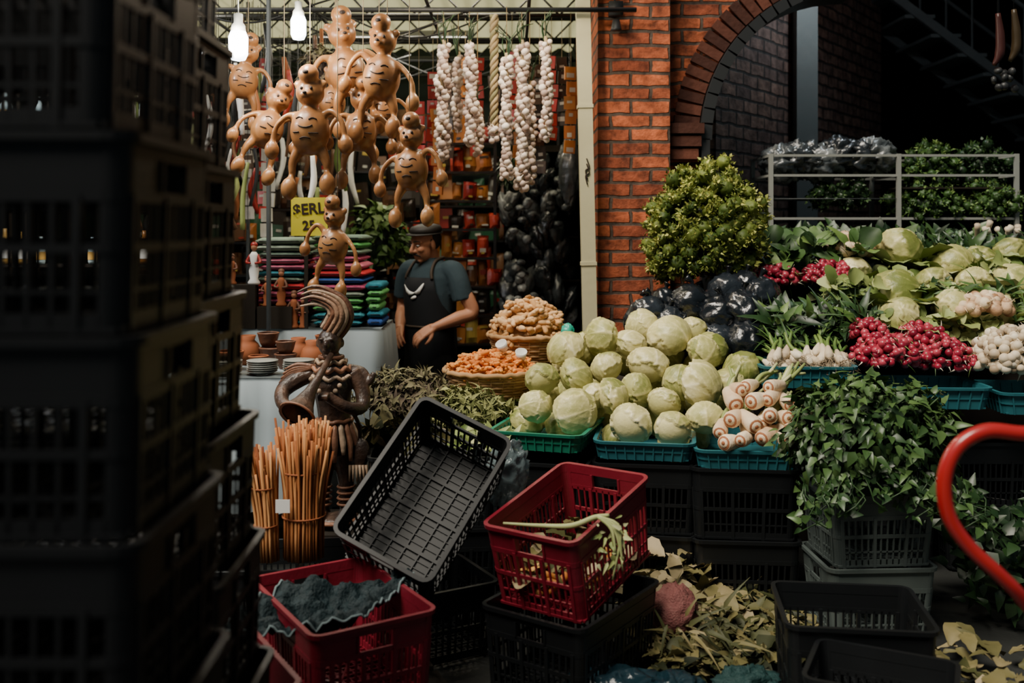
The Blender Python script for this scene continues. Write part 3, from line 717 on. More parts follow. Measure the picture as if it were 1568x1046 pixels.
# ---------------------------------------------------------------- hand truck
def handtruck():
    e=empty('hand_truck',(1.5,2.4,0)); mb=MB()
    mb.add(stube([(1.52,2.42,1.10),(1.33,2.42,1.108),(1.235,2.4,1.106),(1.143,2.4,1.112),(1.075,2.4,1.074),(1.043,2.4,1.0),(1.052,2.4,.91),(1.10,2.4,.835),(1.175,2.4,.765),(1.24,2.42,.70),(1.36,2.5,.55),(1.45,2.55,.25),(1.46,2.55,.1)],[.018,.018],7,14),None,0,.3)
    mb.add(stube([(1.52,2.42,1.10),(1.70,2.42,1.10),(1.83,2.42,1.0),(1.86,2.45,.8),(1.86,2.55,.25),(1.86,2.55,.1)],[.018,.018],7,14),None,0,.3)
    for z in (.62,.42,.2): mb.add(tube([(1.33+.1*(.62-z)/.2*.5,2.52,z),(1.86,2.52,z)],.014,10),None,0,.3)
    mb.add(box(.5,.22,.008,(1.66,2.43,.03)),None,0,.3); mb.obj('frame',TRUCK,parent=e)
    mb=MB()
    for x in(1.42,1.9):
        mb.add(lathe([(.05,-.03),(.11,-.03),(.125,-.015),(.125,.015),(.11,.03),(.05,.03)],24),TR((x,2.64,.126),(0,pi/2,0)),0)
    mb.add(tube([(1.4,2.64,.126),(1.92,2.64,.126)],.012,8)); mb.obj('wheels',RUBBER,parent=e)
handtruck()
# ---------------------------------------------------------------- wire rack on the right
def rack():
    e=empty('display_rack',(2.3,6.2,0)); mb=MB()
    for x in(1.56,2.33,3.04):
        for y in(6.0,6.45): mb.add(box(.024,.024,2.05,(x,y,1.025)))
    for z in(2.04,1.92,1.66):
        for y in(6.0,6.45): mb.add(box(1.5,.014,.014,(2.3,y,z)))
        for x in(1.56,2.33,3.04): mb.add(box(.014,.45,.014,(x,6.22,z)))
    mb.obj('frame',STEELW,False,parent=e)
    mb=MB(); mb.add(box(1.48,.44,.012,(2.3,6.22,1.66))); mb.add(box(.72,.42,.01,(2.7,6.22,1.845)),None)
    mb.obj('shelf_boards',DWOOD,False,parent=e)
    mb=MB()
    for k in range(30): mb.add(tube([(1.58+.025*k,6.0,1.78),(1.58+.025*k,6.45,1.78)],.0025,4))
    for k in range(9): mb.add(tube([(1.57,6.0+.055*k,1.78),(2.32,6.0+.055*k,1.78)],.0025,4))
    mb.obj('wire_mesh',STEELG,parent=e)
rack()
mb=MB()
for k,(x,z) in enumerate([(1.68,2.0),(1.80,2.03),(1.92,2.0),(2.03,2.05),(2.14,2.03),(2.24,2.04)]): mb.add(CRB[k%3],TR((x,6.18,z),(0,0,k),(.13,.13,.11)),0,U(0,.6))
mb.obj('wrapped_plastic_bundle',BAGC)
curly('watercress_bunch',(2.02,6.15,1.80),(.16,.1,.08),30,LEAFD,(.03,.045),26)
mb=MB()
for k in range(14):
    x=2.70+.035*k; d=Vector((U(-.5,.1),-.4,U(.4,.8))).normalized(); p=Vector((x,5.78,1.50+U(-.02,.02)))
    mb.add(stube([p,p+d*.07,p+d*.15],[.012,.014,.017],3,8),None,0,U(.3,.9)); mb.add(STRAP[1],frame(p,-d,(0,0,1),.25),1,.4)
mb.obj('leek_bunch',[WHITEV,LEAFM])
# ---------------------------------------------------------------- staircase (far right)
mb=MB()
for y in(8.6,9.4):
    A=Vector((3.3,y,3.6));B=Vector((6.0,y,1.6)); mb.add(tube([A,B],.05,4),None,0,.4); mb.add(tube([A+Vector((0,0,.75)),B+Vector((0,0,.75))],.02,6),None,0,.4)
for k in range(12):
    t=k/12; p=Vector((3.3+2.7*t,9.0,3.6-2.0*t)); mb.add(box(.26,.8,.03,tuple(p)),None,0,.6); mb.add(tube([p+Vector((0,-.4,0)),p+Vector((0,-.4,.75))],.01,5))
mb.obj('metal_staircase',STEELG,False)
mb=MB()
for k,(x,z) in enumerate([(2.44,2.54),(2.52,2.56)]):
    mb.add(stube([(x,5.0,z+.14),(x+.012,5.0,z+.03),(x+.01,5.0,z-.06),(x-.02,5.0,z-.12)],[.012,.022,.024,.010],5,10),None,k%2,.0); mb.add(tube([(x,5.0,z+.13),(x,5.0,3.9)],.002,4),None,2)
for k in range(10): mb.add(lathe([(.016,-.012),(.022,0),(.016,.012)],8),TR((2.42+U(0,.12),5.0+U(-.03,.03),2.30+U(0,.10)),(U(0,3),U(0,3),0)),3,0)
mb.obj('hanging_dried_peppers',[mat('dried_pepper_red',[(.045,.012,.01)],.4),mat('dried_pepper_ochre',[(.04,.026,.011)],.4),DARKM,DARKM])
# ---------------------------------------------------------------- garlic braids
def garlicp():
    V,F=lathe([(0.01,-.95),(.55,-.85),(.95,-.35),(1.,.1),(.7,.6),(.25,.95),(.12,1.5),(.08,2.)],14)
    W=[]
    for x,y,z in V:
        a=math.atan2(y,x); k=1+.09*math.cos(a*6)*(1-abs(z)*.4 if abs(z)<1 else 0); W.append((x*k,y*k,z))
    return W,F
GB=garlicp()
def braid(x,y,z0,z1,r,n,bs,thin=False):
    mb=MB(); sw=U(-.02,.02); P=[(x+.008*math.sin(k*1.3)+sw*math.sin(k/12*pi),y,z1+(z0-z1)*k/12) for k in range(13)]
    mb.add(tube(P,[.012]*13,7),None,1,.3)
    for i in range(n):
        t=i/n; a=i*2.3; z=z1-.03+(z0-z1)*t; k=r*(1+.45*math.sin(t*15+x*9)); s=bs*U(.75,1.25)
        d=Vector((math.cos(a),math.sin(a),U(-.4,.2))); mb.add(GB,frame((x+sw*math.sin(t*pi)+d.x*k,y+d.y*k,z),rdir()*.5,(-d.x,-d.y,U(.2,.9)),s),0,U(0,1))
    for k in range(6): mb.add(stube([(x,y,z1-.04),(x+U(-.03,.03),y+U(-.03,.03),z1+.06),(x+U(-.07,.07),y+U(-.04,.04),z1+U(.08,.17))],[.005,.004,.002],3,4),None,2,U(0,.6))
    mb.add(tube([(x,y,z1),(x,y,2.84)],.003,4),None,1)
    return mb.obj('garlic_braid',[GARL,GSTK,LEAFD])
for x,y,z0,z1,r,n in [(-.385,5.6,2.02,2.66,.025,84),(-.24,5.6,2.10,2.66,.022,70),(-.195,5.64,2.04,2.30,.015,24),(-.03,5.56,1.90,2.58,.019,76),(.055,5.6,1.84,2.66,.023,100),(.10,5.64,1.88,2.45,.015,45),(.185,5.6,2.12,2.68,.019,56),(-.31,5.75,2.2,2.62,.016,40)]:
    braid(x,y,z0,z1,r,n,.019)
mb=MB()
for s in range(3): mb.add(stube([(-.10+.014*math.sin(k*1.5+s*2.1),5.6+.014*math.cos(k*1.5+s*2.1),2.80-.028*k) for k in range(25)],[.014,.012,.012],4,6),None,0,.3*s+.2)
for k in range(14): mb.add(GB,frame((-.10+U(-.025,.025),5.6+U(-.02,.02),2.12+U(-.03,.05)),rdir(),(0,0,1),.017),1,U(0,1))
mb.obj('plaited_straw_braid',[GSTK,GARL])
def strips():
    mb=MB()
    for (x,y,z0,z1,c) in [(-.58,6.2,1.9,2.5,1),(-.50,6.3,2.1,2.7,1),(-.42,6.5,2.1,2.75,2),(.0,6.2,2.3,2.75,1),(.11,6.2,2.3,2.7,2),(-.12,6.5,2.2,2.7,2),(-1.9,6.2,1.9,2.5,1),(-1.7,6.4,1.7,2.5,3),(-1.6,6.0,2.0,2.6,2),(.25,6.3,2.2,2.8,1),(.32,6.4,2.3,2.8,2),(-.30,6.4,2.3,2.8,4),(.18,6.5,2.0,2.8,2),(-1.45,5.9,1.5,2.2,3),(-1.52,6.1,1.7,2.7,1),(-.22,6.3,2.1,2.8,1),(.05,6.35,2.0,2.8,4),(.36,6.1,2.1,2.7,4),(-.46,6.15,1.85,2.45,4)]:
        n=int((z1-z0)/.09)
        for k in range(n):
            T=TR((x+U(-.01,.01),y,z0+.09*k),(U(-.15,.15),U(-.1,.1),U(-.5,.5)))
            mb.add(box(.07,.015,.08),T,c,R()); mb.add(box(U(.02,.05),.018,U(.01,.03),(0,0,U(-.02,.02))),T,3,R())
        mb.add(tube([(x,y,z0),(x,y,2.95)],.002,4),None,0)
    mb.obj('hanging_packet_strips',[ROPE,mat('red_foil',[(.26,.015,.015),(.48,.04,.03)],.35,.5),mat('dark_foil',[(.02,.02,.02),(.10,.06,.04)],.35,.5),mat('label_paper',[(.4,.38,.34)],.6),mat('orange_foil',[(.36,.10,.02),(.5,.2,.05)],.35,.5)],False)
strips()
# ---------------------------------------------------------------- packet shelves behind vendor
PK=[mat('pk_red',[(.25,.015,.012),(.40,.04,.02)],.35,.5),mat('pk_orange',[(.34,.10,.02),(.44,.18,.04)],.35,.5),mat('pk_yellow',[(.36,.25,.05)],.4,.5),mat('pk_green',[(.015,.06,.03)],.4),mat('pk_dark',[(.012,.010,.010),(.04,.026,.018)],.3,.6),mat('pk_brown',[(.07,.03,.015),(.15,.07,.03)],.4),mat('pk_label',[(.38,.37,.33)],.6)]
def pillow(w,h,d):
    V=[];F=[];n=5
    for s in(1,-1):
        for j in range(n+1):
            for i in range(n+1):
                a=i/n*2-1;b=j/n*2-1; V.append((a*w/2,s*d/2*(1-a*a)*(1-b**4)+s*.001,b*h/2))
    for q in range(2):
        o=q*(n+1)**2
        for j in range(n):
            for i in range(n): a=o+j*(n+1)+i; F.append((a,a+1,a+n+2,a+n+1))
    return V,F
def packs(name,x0,x1,y,zs,w,h,cols,label=True):
    mb=MB()
    for z in zs:
        x=x0+w/2
        while x<x1:
            ww=w*U(.7,1.15); hh=h*U(.5,1.15); k=random.choice(cols); T=TR((x,y+U(-.05,.03),z+hh/2),(U(-.2,.1),U(-.12,.12),U(-.5,.5)))
            mb.add(pillow(ww,hh,.07) if R()<.7 else box(ww,.06,hh),T,k,R())
            if label:
                mb.add(box(ww*U(.3,.6),.004,hh*U(.08,.2),(0,-.034,U(-.04,.05))),T,random.choice([2,6,0,4,6]),R())
                if R()<.4: mb.add(box(ww*.3,.004,hh*.1,(0,-.034,-hh*.3)),T,random.choice([2,6,4]),R())
            x+=w*U(.75,1.0)
        mb.add(box(x1-x0,.25,.015,((x0+x1)/2,y+.05,z-.01)),None,4)
    for x in (x0,x1): mb.add(box(.02,.25,zs[-1]+h,(x,y+.06,(zs[-1]+h)/2)),None,4)
    return mb.obj(name,PK,False)
packs('snack_packet_shelf',-.60,-.12,7.0,[.8,1.0,1.2,1.4,1.6,1.8,2.0,2.2],.10,.18,[0,0,1,1,2,5,4,0,1])
packs('snack_packet_shelf',-1.0,-.66,7.3,[.9,1.15,1.4,1.65,1.9],.11,.2,[4,5,5,0,4])
packs('back_goods_shelf',-3.6,.4,8.7,[.6,.9,1.2,1.5,1.8,2.1,2.4],.14,.24,[4,4,5,0,4,3,4,5])
packs('left_goods_shelf',-2.9,-1.15,7.0,[1.05,1.28,1.51,1.74,1.97],.10,.17,[4,5,3,0,4,1,4])
# lit bottle shelf glimpsed through the crate slots
mb=MB()
for z in(.75,1.1,1.42,1.76,2.1):
    mb.add(box(1.5,.2,.015,(-2.45,5.0,z-.008)),None,4)
    for k in range(17):
        x=-3.15+.088*k+U(-.01,.01); s=U(.8,1.2)
        if R()<.2: continue
        mb.add(lathe([(.022,0),(.026,.02),(.026,.10),(.010,.14),(.010,.17)],12),TR((x,4.98,z),sc=s),random.choice([0,1,2,2,3,3]),R())
        mb.add(lathe([(.0275,.03),(.0275,.08)],12,False),TR((x,4.98,z),sc=s),random.choice([3,3,1]),R())
for x in(-3.2,-1.7): mb.add(box(.03,.2,2.3,(x,5.0,1.15)),None,4)
mb.obj('bottle_shelf',[mat('amber_bottle',[(.25,.10,.02)],.2,.6),mat('gold_cap',[(.5,.3,.08)],.3),mat('clear_bottle',[(.35,.45,.48)],.15,.7),WHT,DWOOD])
mb=MB()
for k in range(80):
    x=U(-.06,.40); z=U(1.0,2.1); y=6.86+U(-.03,.08); r=U(.04,.10); x=min(x,.50-r)
    mb.add(random.choice(CR),TR((x,y,z),(U(-.5,.5),U(-.5,.5),U(0,6)),(r*.8,r*.5,r*1.25)),0,U(0,1)**3)
mb.add(CR[2],TR((.38,6.6,1.98),(0,0,0),(.07,.06,.22)),0,.5); mb.add(tube([(.38,6.6,2.1),(.38,6.6,2.95)],.003,4))
for k in range(26):
    x=U(-.04,.40); z=U(1.0,2.0); mb.add(CRS[k%4],TR((x,6.74,z),(U(0,6),0,0),(.03,.02,.03)),0,U(.4,1))
mb.obj('bagged_dry_goods',[BAGC])
mb=MB(); mb.add(box(.56,.25,2.2,(.22,7.3,1.1))); 
for z in(1.0,1.3,1.6,1.9,2.2): mb.add(box(.56,.3,.015,(.22,7.05,z-.06)))
mb.obj('dark_shelf_unit',DWOOD,False)
mb=MB(); mb.add(box(.12,.02,.15,(.40,6.2,2.36))); mb.add(tube([(.40,6.2,2.4),(.40,6.2,2.95)],.002,4)); mb.obj('hanging_orange_box',PK[1],False)
mb=MB()
for k in range(130):
    x=U(-2.6,-1.02); y=U(5.6,6.9); z0=U(1.5,2.5); z1=z0+U(.12,.45); c=random.choice([0,1,1,2,3,3,4,5])
    mb.add(tube([(x,y,z0),(x,y,2.93)],.002,4),None,3)
    mb.add(stube([(x,y,z1),(x+U(-.03,.03),y,(z0+z1)/2),(x+U(-.04,.04),y,z0)],[U(.008,.015),U(.01,.028),U(.006,.015)],4,7),None,c,R())
mb.obj('hanging_craft_goods',[PK[0],WHT,PK[5],DARKM,PALE,TERRA])
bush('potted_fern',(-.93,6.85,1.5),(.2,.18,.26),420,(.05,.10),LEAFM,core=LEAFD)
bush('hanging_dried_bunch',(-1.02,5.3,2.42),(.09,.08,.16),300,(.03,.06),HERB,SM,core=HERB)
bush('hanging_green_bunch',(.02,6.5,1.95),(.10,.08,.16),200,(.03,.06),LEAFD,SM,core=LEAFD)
for (x,y) in ((-1.31,5.36),(-1.75,6.6)):
    mb=MB(); mb.add(tube([(x,y,0),(x,y,3.1)],.013,8)); mb.obj('stall_pole',STEELG)
# ---------------------------------------------------------------- bulbs
GLOW=mat('lit_bulb_glass',[(.9,.95,1)],.3,emit=(.86,.94,1.),es=9)
def bulb(x,y,z,s=1.,en=34,col=(1,.90,.74)):
    e=empty('hanging_light_bulb',(x,y,z)); mb=MB()
    mb.add(lathe([(0.002,-.075),(.024,-.07),(.033,-.05),(.034,.01),(.026,.03)],18),TR((x,y,z),sc=s)); mb.obj('glass',GLOW,parent=e)
    mb=MB(); mb.add(lathe([(.026,.03),(.024,.05),(.016,.06),(.016,.09),(.004,.095)],16),TR((x,y,z),sc=s)); mb.add(tube([(x,y,z+.09*s),(x,y,max(z+.12*s,2.95))],.003,5)); mb.obj('socket',STEELW,parent=e)
    l=bpy.data.lights.new('bulb_light','POINT'); l.energy=en; l.color=col; l.shadow_soft_size=.05
    lo=bpy.data.objects.new('bulb_light',l); bpy.context.scene.collection.objects.link(lo); lo.location=(x,y-.10,z-.02)
bulb(-1.292,4.7,2.49,1.35,24); bulb(-1.008,4.7,2.57,1.1,24)
bulb(-.05,5.15,2.98,1.1,50,(1,.83,.60)); bulb(-2.0,6.3,2.75,1.1,24); bulb(-2.45,4.5,2.7,1.1,45,(.92,.96,1))  # extra bulbs, added to light the vendor, pier and left shelves
bulb(2.3,6.75,3.55,1.2,30,(.80,.93,1.))  # added bulb above the view, brightens the recess brick wall
# ---------------------------------------------------------------- gourd dolls
def doll(x,y,z,s,yaw=0.,roll=0.,al=.0,ll=.0,ht=0.):
    e=empty('gourd_doll',(x,y,z)); T=TR((x,y,z),(0,roll,yaw),s); mb=MB()
    mb.add(S20,T@TR((0,0,-.015),sc=(.088,.086,.110))); mb.add(S12,T@TR((0,0,.085),sc=(.034,.034,.05)))
    hx=.02*math.sin(ht*3); mb.add(S20,T@TR((hx*.5,0,.155),sc=(.064,.062,.060))); mb.add(S20,T@TR((hx,-.024,.236),(.5,0,0),(.046,.050,.044)))
    mb.add(S12,T@TR((hx*.5,-.060,.140),(.2,0,0),(.030,.024,.022)))
    for q in(-1,1): mb.add(S12,T@TR((hx*.5+q*.056,.005,.195),(0,q*.4,0),(.022,.014,.022)))
    for q in(-1,1):
        A=[(q*.055,0,.055),(q*.105,-.01,.060+al*q),(q*.150,-.02,.01+al*q),(q*.165,-.02,-.06+al*q)]
        mb.add(stube([tuple(T@Vector(p)) for p in A],[.021*s,.015*s,.013*s,.015*s],4,9)); mb.add(S12,T@TR((q*.168,-.022,-.09+al*q),sc=(.034,.032,.044)))
        A=[(q*.045,0,-.09),(q*.075,-.01,-.15),(q*.08,-.01,-.20+ll*q),(q*.085,-.02,-.23+ll*q)]
        mb.add(stube([tuple(T@Vector(p)) for p in A],[.032*s,.021*s,.015*s,.018*s],4,9)); mb.add(S12,T@TR((q*.087,-.03,-.262+ll*q),sc=(.037,.040,.052)))
    mb.obj('body',GOURD,parent=e,remesh=.008*s+.001,sm=1)
    mb=MB()
    def arc(z0,f0,f1,dz=0):
        P=[]
        for k in range(6):
            f=f0+(f1-f0)*k/5; zz=z0+dz*math.sin(pi*k/5); c=math.sqrt(max(.01,1-(zz/.110)**2)); P.append(tuple(T@Vector((.089*c*math.sin(f),-.087*c*math.cos(f),zz-.015))))
        mb.add(tube(P,.0026*s,5))
    arc(.050,-.6,-.15,.008); arc(.045,.2,.65,.008); arc(.02,-.35,.4,-.01); arc(-.015,.2,.7); arc(-.01,-.7,-.3); arc(-.04,-.3,.3,.008)
    for q in(-1,1): mb.add(S8,T@TR((hx*.5+q*.022,-.058,.170),sc=(.007,.006,.008)))
    mb.add(S8,T@TR((hx*.5,-.083,.148),sc=(.010,.006,.007))); mb.add(S8,T@TR((hx,-.068,.240),sc=(.014,.008,.010)))
    mb.obj('burnt_lines',DARKL,parent=e)
    mb=MB(); tp=T@Vector((0,0,.26)); mb.add(tube([tuple(tp),(tp.x,tp.y,2.92)],.0025,4)); mb.obj('cord',ROPE,parent=e)
for d in [(-1.20,4.9,2.10,.90,.5,.35,.03,0,1),(-.953,4.7,2.075,1.06,-.1,0,.01,.01,0),(-.83,5.0,2.40,1.12,.3,-.2,0,0,.6),(-.627,4.8,2.34,1.04,-.2,.1,-.03,.02,-.5),(-.742,4.88,2.09,.92,.2,.05,0,.02,0),(-.465,4.6,1.885,.90,-.25,-.04,.02,0,.3),(-.825,4.6,1.53,.80,-.3,.1,-.04,0,-.4),(-1.36,5.05,2.36,.84,.2,.1,0,0,.5),(-.93,5.15,2.26,.8,.4,.1,0,0,0),(-.66,5.1,2.2,.8,.1,-.1,0,0,0)]: doll(*d)
# ---------------------------------------------------------------- tables at left
def table(name,x0,x1,y0,y1,z,m):
    mb=MB(); n=60; V=[];F=[]
    P=[]
    for k in range(n):
        t=k/n*4; s=int(t); f=t-s
        if s==0: x,y=x0+(x1-x0)*f,y0
        elif s==1: x,y=x1,y0+(y1-y0)*f
        elif s==2: x,y=x1-(x1-x0)*f,y1
        else: x,y=x0,y1-(y1-y0)*f
        P.append((x,y,[(0,-1),(1,0),(0,1),(-1,0)][s]))
    for lv,(dz,a) in enumerate([(0,0),(-.015,.012),(-.2,.02),(-.45,.03),(-.62,.035)]):
        for k,(x,y,nm) in enumerate(P):
            w=a*(1+.9*math.sin(k*1.9)+.5*math.sin(k*3.1)); V.append((x+nm[0]*w,y+nm[1]*w,z+dz))
    for l in range(4):
        for k in range(n): F.append((l*n+k,l*n+(k+1)%n,(l+1)*n+(k+1)%n,(l+1)*n+k))
    F.append(tuple(range(n)))
    mb.add((V,F)); e=empty(name,((x0+x1)/2,(y0+y1)/2,0)); mb.obj('cloth',m,parent=e)
    mb=MB()
    for x in(x0+.05,x1-.05):
        for y in(y0+.05,y1-.05): mb.add(box(.04,.04,z-.01,(x,y,(z-.01)/2)))
    mb.obj('legs',DWOOD,False,parent=e)
table('craft_table',-1.65,-.88,4.66,5.26,.90,CLOTH)
table('textile_table',-1.65,-.72,5.46,6.02,1.05,CLOTH)
def textiles(name,x0,x1,y,z0,cols,h=.04,d=.42):
    mb=MB(); z=z0
    for k,c in enumerate(cols):
        hh=h*U(.85,1.15); V=[];F=[];n=12; m=14; ox=U(-.012,.012); w=(x1-x0)+U(-.02,.02); xc=(x0+x1)/2+ox
        for i in range(n+1):
            f=i/n*2-1; ex=(1-abs(f)**10)**.5 if abs(f)<1 else .15
            for j in range(m):
                a=2*pi*j/m; cy=math.copysign(abs(math.cos(a))**.35,math.cos(a)); cz=math.copysign(abs(math.sin(a))**.6,math.sin(a))
                V.append((xc+f*w/2,y+cy*d/2+U(-.004,.004),z+hh/2+cz*hh/2*max(ex,.3)))
        for i in range(n):
            for j in range(m): F.append((i*m+j,i*m+(j+1)%m,(i+1)*m+(j+1)%m,(i+1)*m+j))
        F.append(tuple(range(m))); F.append(tuple(n*m+j for j in range(m)))
        mb.add((V,F),None,c,R()); mb.add(tube([(xc-w/2+.02,y-d/2-.002,z+hh*.5),(xc+w/2-.02,y-d/2-.002,z+hh*.5)],.003,4),None,5,0); z+=hh
    mb.obj(name,TX)
TX=[mat('tx_greygreen',[(.12,.18,.14),(.26,.32,.25)],.95,.1,40,.9,.4,90),mat('tx_rose',[(.42,.07,.16),(.62,.18,.26)],.95,.1,40,.9,.4,90),mat('tx_red',[(.42,.03,.035)],.95,.1,40,.9,.4,90),mat('tx_teal',[(.02,.14,.20),(.05,.25,.31)],.95,.1,40,.9,.4,90),mat('tx_green',[(.07,.30,.08),(.15,.44,.15)],.95,.1,40,.9,.4,90),mat('tx_dark',[(.03,.03,.035)],.95,.1),mat('tx_blue',[(.03,.08,.26)],.95,.1,40,.9,.4,90)]
textiles('folded_blanket_stack',-1.42,-1.15,5.72,1.055,[3,1,0,1,1,2,0,3,1,1,0,0,0],.038)
textiles('folded_blanket_stack',-1.11,-.83,5.74,1.055,[3,3,4,4,0,1,6,2,1,1,0,4,0],.040)
textiles('folded_blanket_stack',-.81,-.735,5.7,1.055,[6,3,4,4,4,3],.04,.3)
e=empty('price_sign',(-1.18,5.45,1.55)); mb=MB(); mb.add(box(.20,.008,.21,(-1.11,5.455,1.665))); mb.add(box(.02,.015,.62,(-1.13,5.467,1.36)),None,1)
mb.obj('board',[mat('yellow_card',[(.62,.55,.03)],.6),DWOOD],False,parent=e)
for txt,z,sz in (('$ERL',1.68,.083),('25',1.595,.07)):
    c=bpy.data.curves.new('lettering','FONT'); c.body=txt; c.size=sz; c.align_x='CENTER'; c.extrude=.001; c.offset=.002; o=bpy.data.objects.new('lettering',c); bpy.context.scene.collection.objects.link(o); c.materials.append(DARKL)
    o.location=(-1.11,5.448,z); o.rotation_euler=(pi/2,-.08,0); o.parent=e; o.matrix_parent_inverse=Matrix.Translation(-Vector(e.location))
def pot(name,loc,prof,m,s=1.):
    mb=MB(); mb.add(lathe(prof,20,False)); mb.add(lathe([(prof[0][0],prof[0][1]),(prof[0][0],prof[0][1]+.004)],20)); o=mb.obj(name,m,solid=.005); o.location=loc; o.scale=(s,s,s)
POTP=[(.03,0),(.045,.03),(.055,.07),(.058,.075),(.05,.078)]
JUG=[(.03,0),(.055,.03),(.06,.06),(.045,.09),(.03,.105),(.036,.125)]
PLATE=[(.03,0),(.06,.008),(.075,.016)]
for x,y,z,s in [(-1.26,4.95,.90,.9),(-1.13,4.97,.90,1.),(-1.0,5.0,.90,1.1),(-.95,5.15,.90,1.),(-1.36,5.12,.90,1.2),(-1.10,5.13,.90,1.1),(-1.23,5.11,.90,1.2),(-1.40,4.95,.90,1.2),(-1.13,4.97,.97,.9),(-1.25,5.11,.99,1.),(-.97,5.16,.98,.9)]:
    pot('clay_pot',(x,y,z),random.choice([POTP,JUG]) if z<.95 else POTP,random.choice([TERRA,TERRA,TERRD]),s)
for x,y in((-1.2,4.78),(-1.03,4.80),(-1.37,4.77)):
    mb=MB()
    for k in range(6): mb.add(lathe(PLATE+[(.075,.018),(.03,.003)],24,False),TR((x+U(-.003,.003),y,.901+.010*k)),0,R())
    mb.obj('plate_stack',mat('glazed_plate',[(.12,.13,.12),(.35,.36,.33)],.35,.5))
mb=MB()
for x,z,h in((-1.50,1.052,.24),(-1.30,1.052,.12)):
    mb.add(box(.19,.08,h,(x,5.485,z+h/2)))
mb.obj('display_box',DWOOD,False)
def figurine(name,x,y,z,s,c0,c2):
    mb=MB(); T=TR((x,y,z),sc=s)
    mb.add(lathe([(.05,0),(.055,.02),(.035,.05),(.045,.12),(.03,.2),(.04,.26),(.02,.29)],16),T,0); mb.add(S12,T@TR((0,0,.33),sc=(.028,.028,.035)),1)
    for q in(-1,1): mb.add(stube([tuple(T@Vector(p)) for p in ((q*.03,0,.26),(q*.06,-.02,.2),(q*.02,-.05,.19))],[.016*s,.014*s,.01*s],4,8),None,2)
    mb.add(S12,T@TR((0,.005,.35),sc=(.033,.03,.03)),2); mb.obj(name,[c0,SKIN,c2])
figurine('saint_figurine',-1.42,5.48,1.292,.62,WHT,PK[0])
for k,(x,z) in enumerate([(-1.35,1.172),(-1.27,1.172),(-1.54,1.292),(-1.20,1.052),(-1.15,1.052)]): figurine('clay_figurine',x,5.48,z,.45+.1*(k%2),TERRA,TERRD)
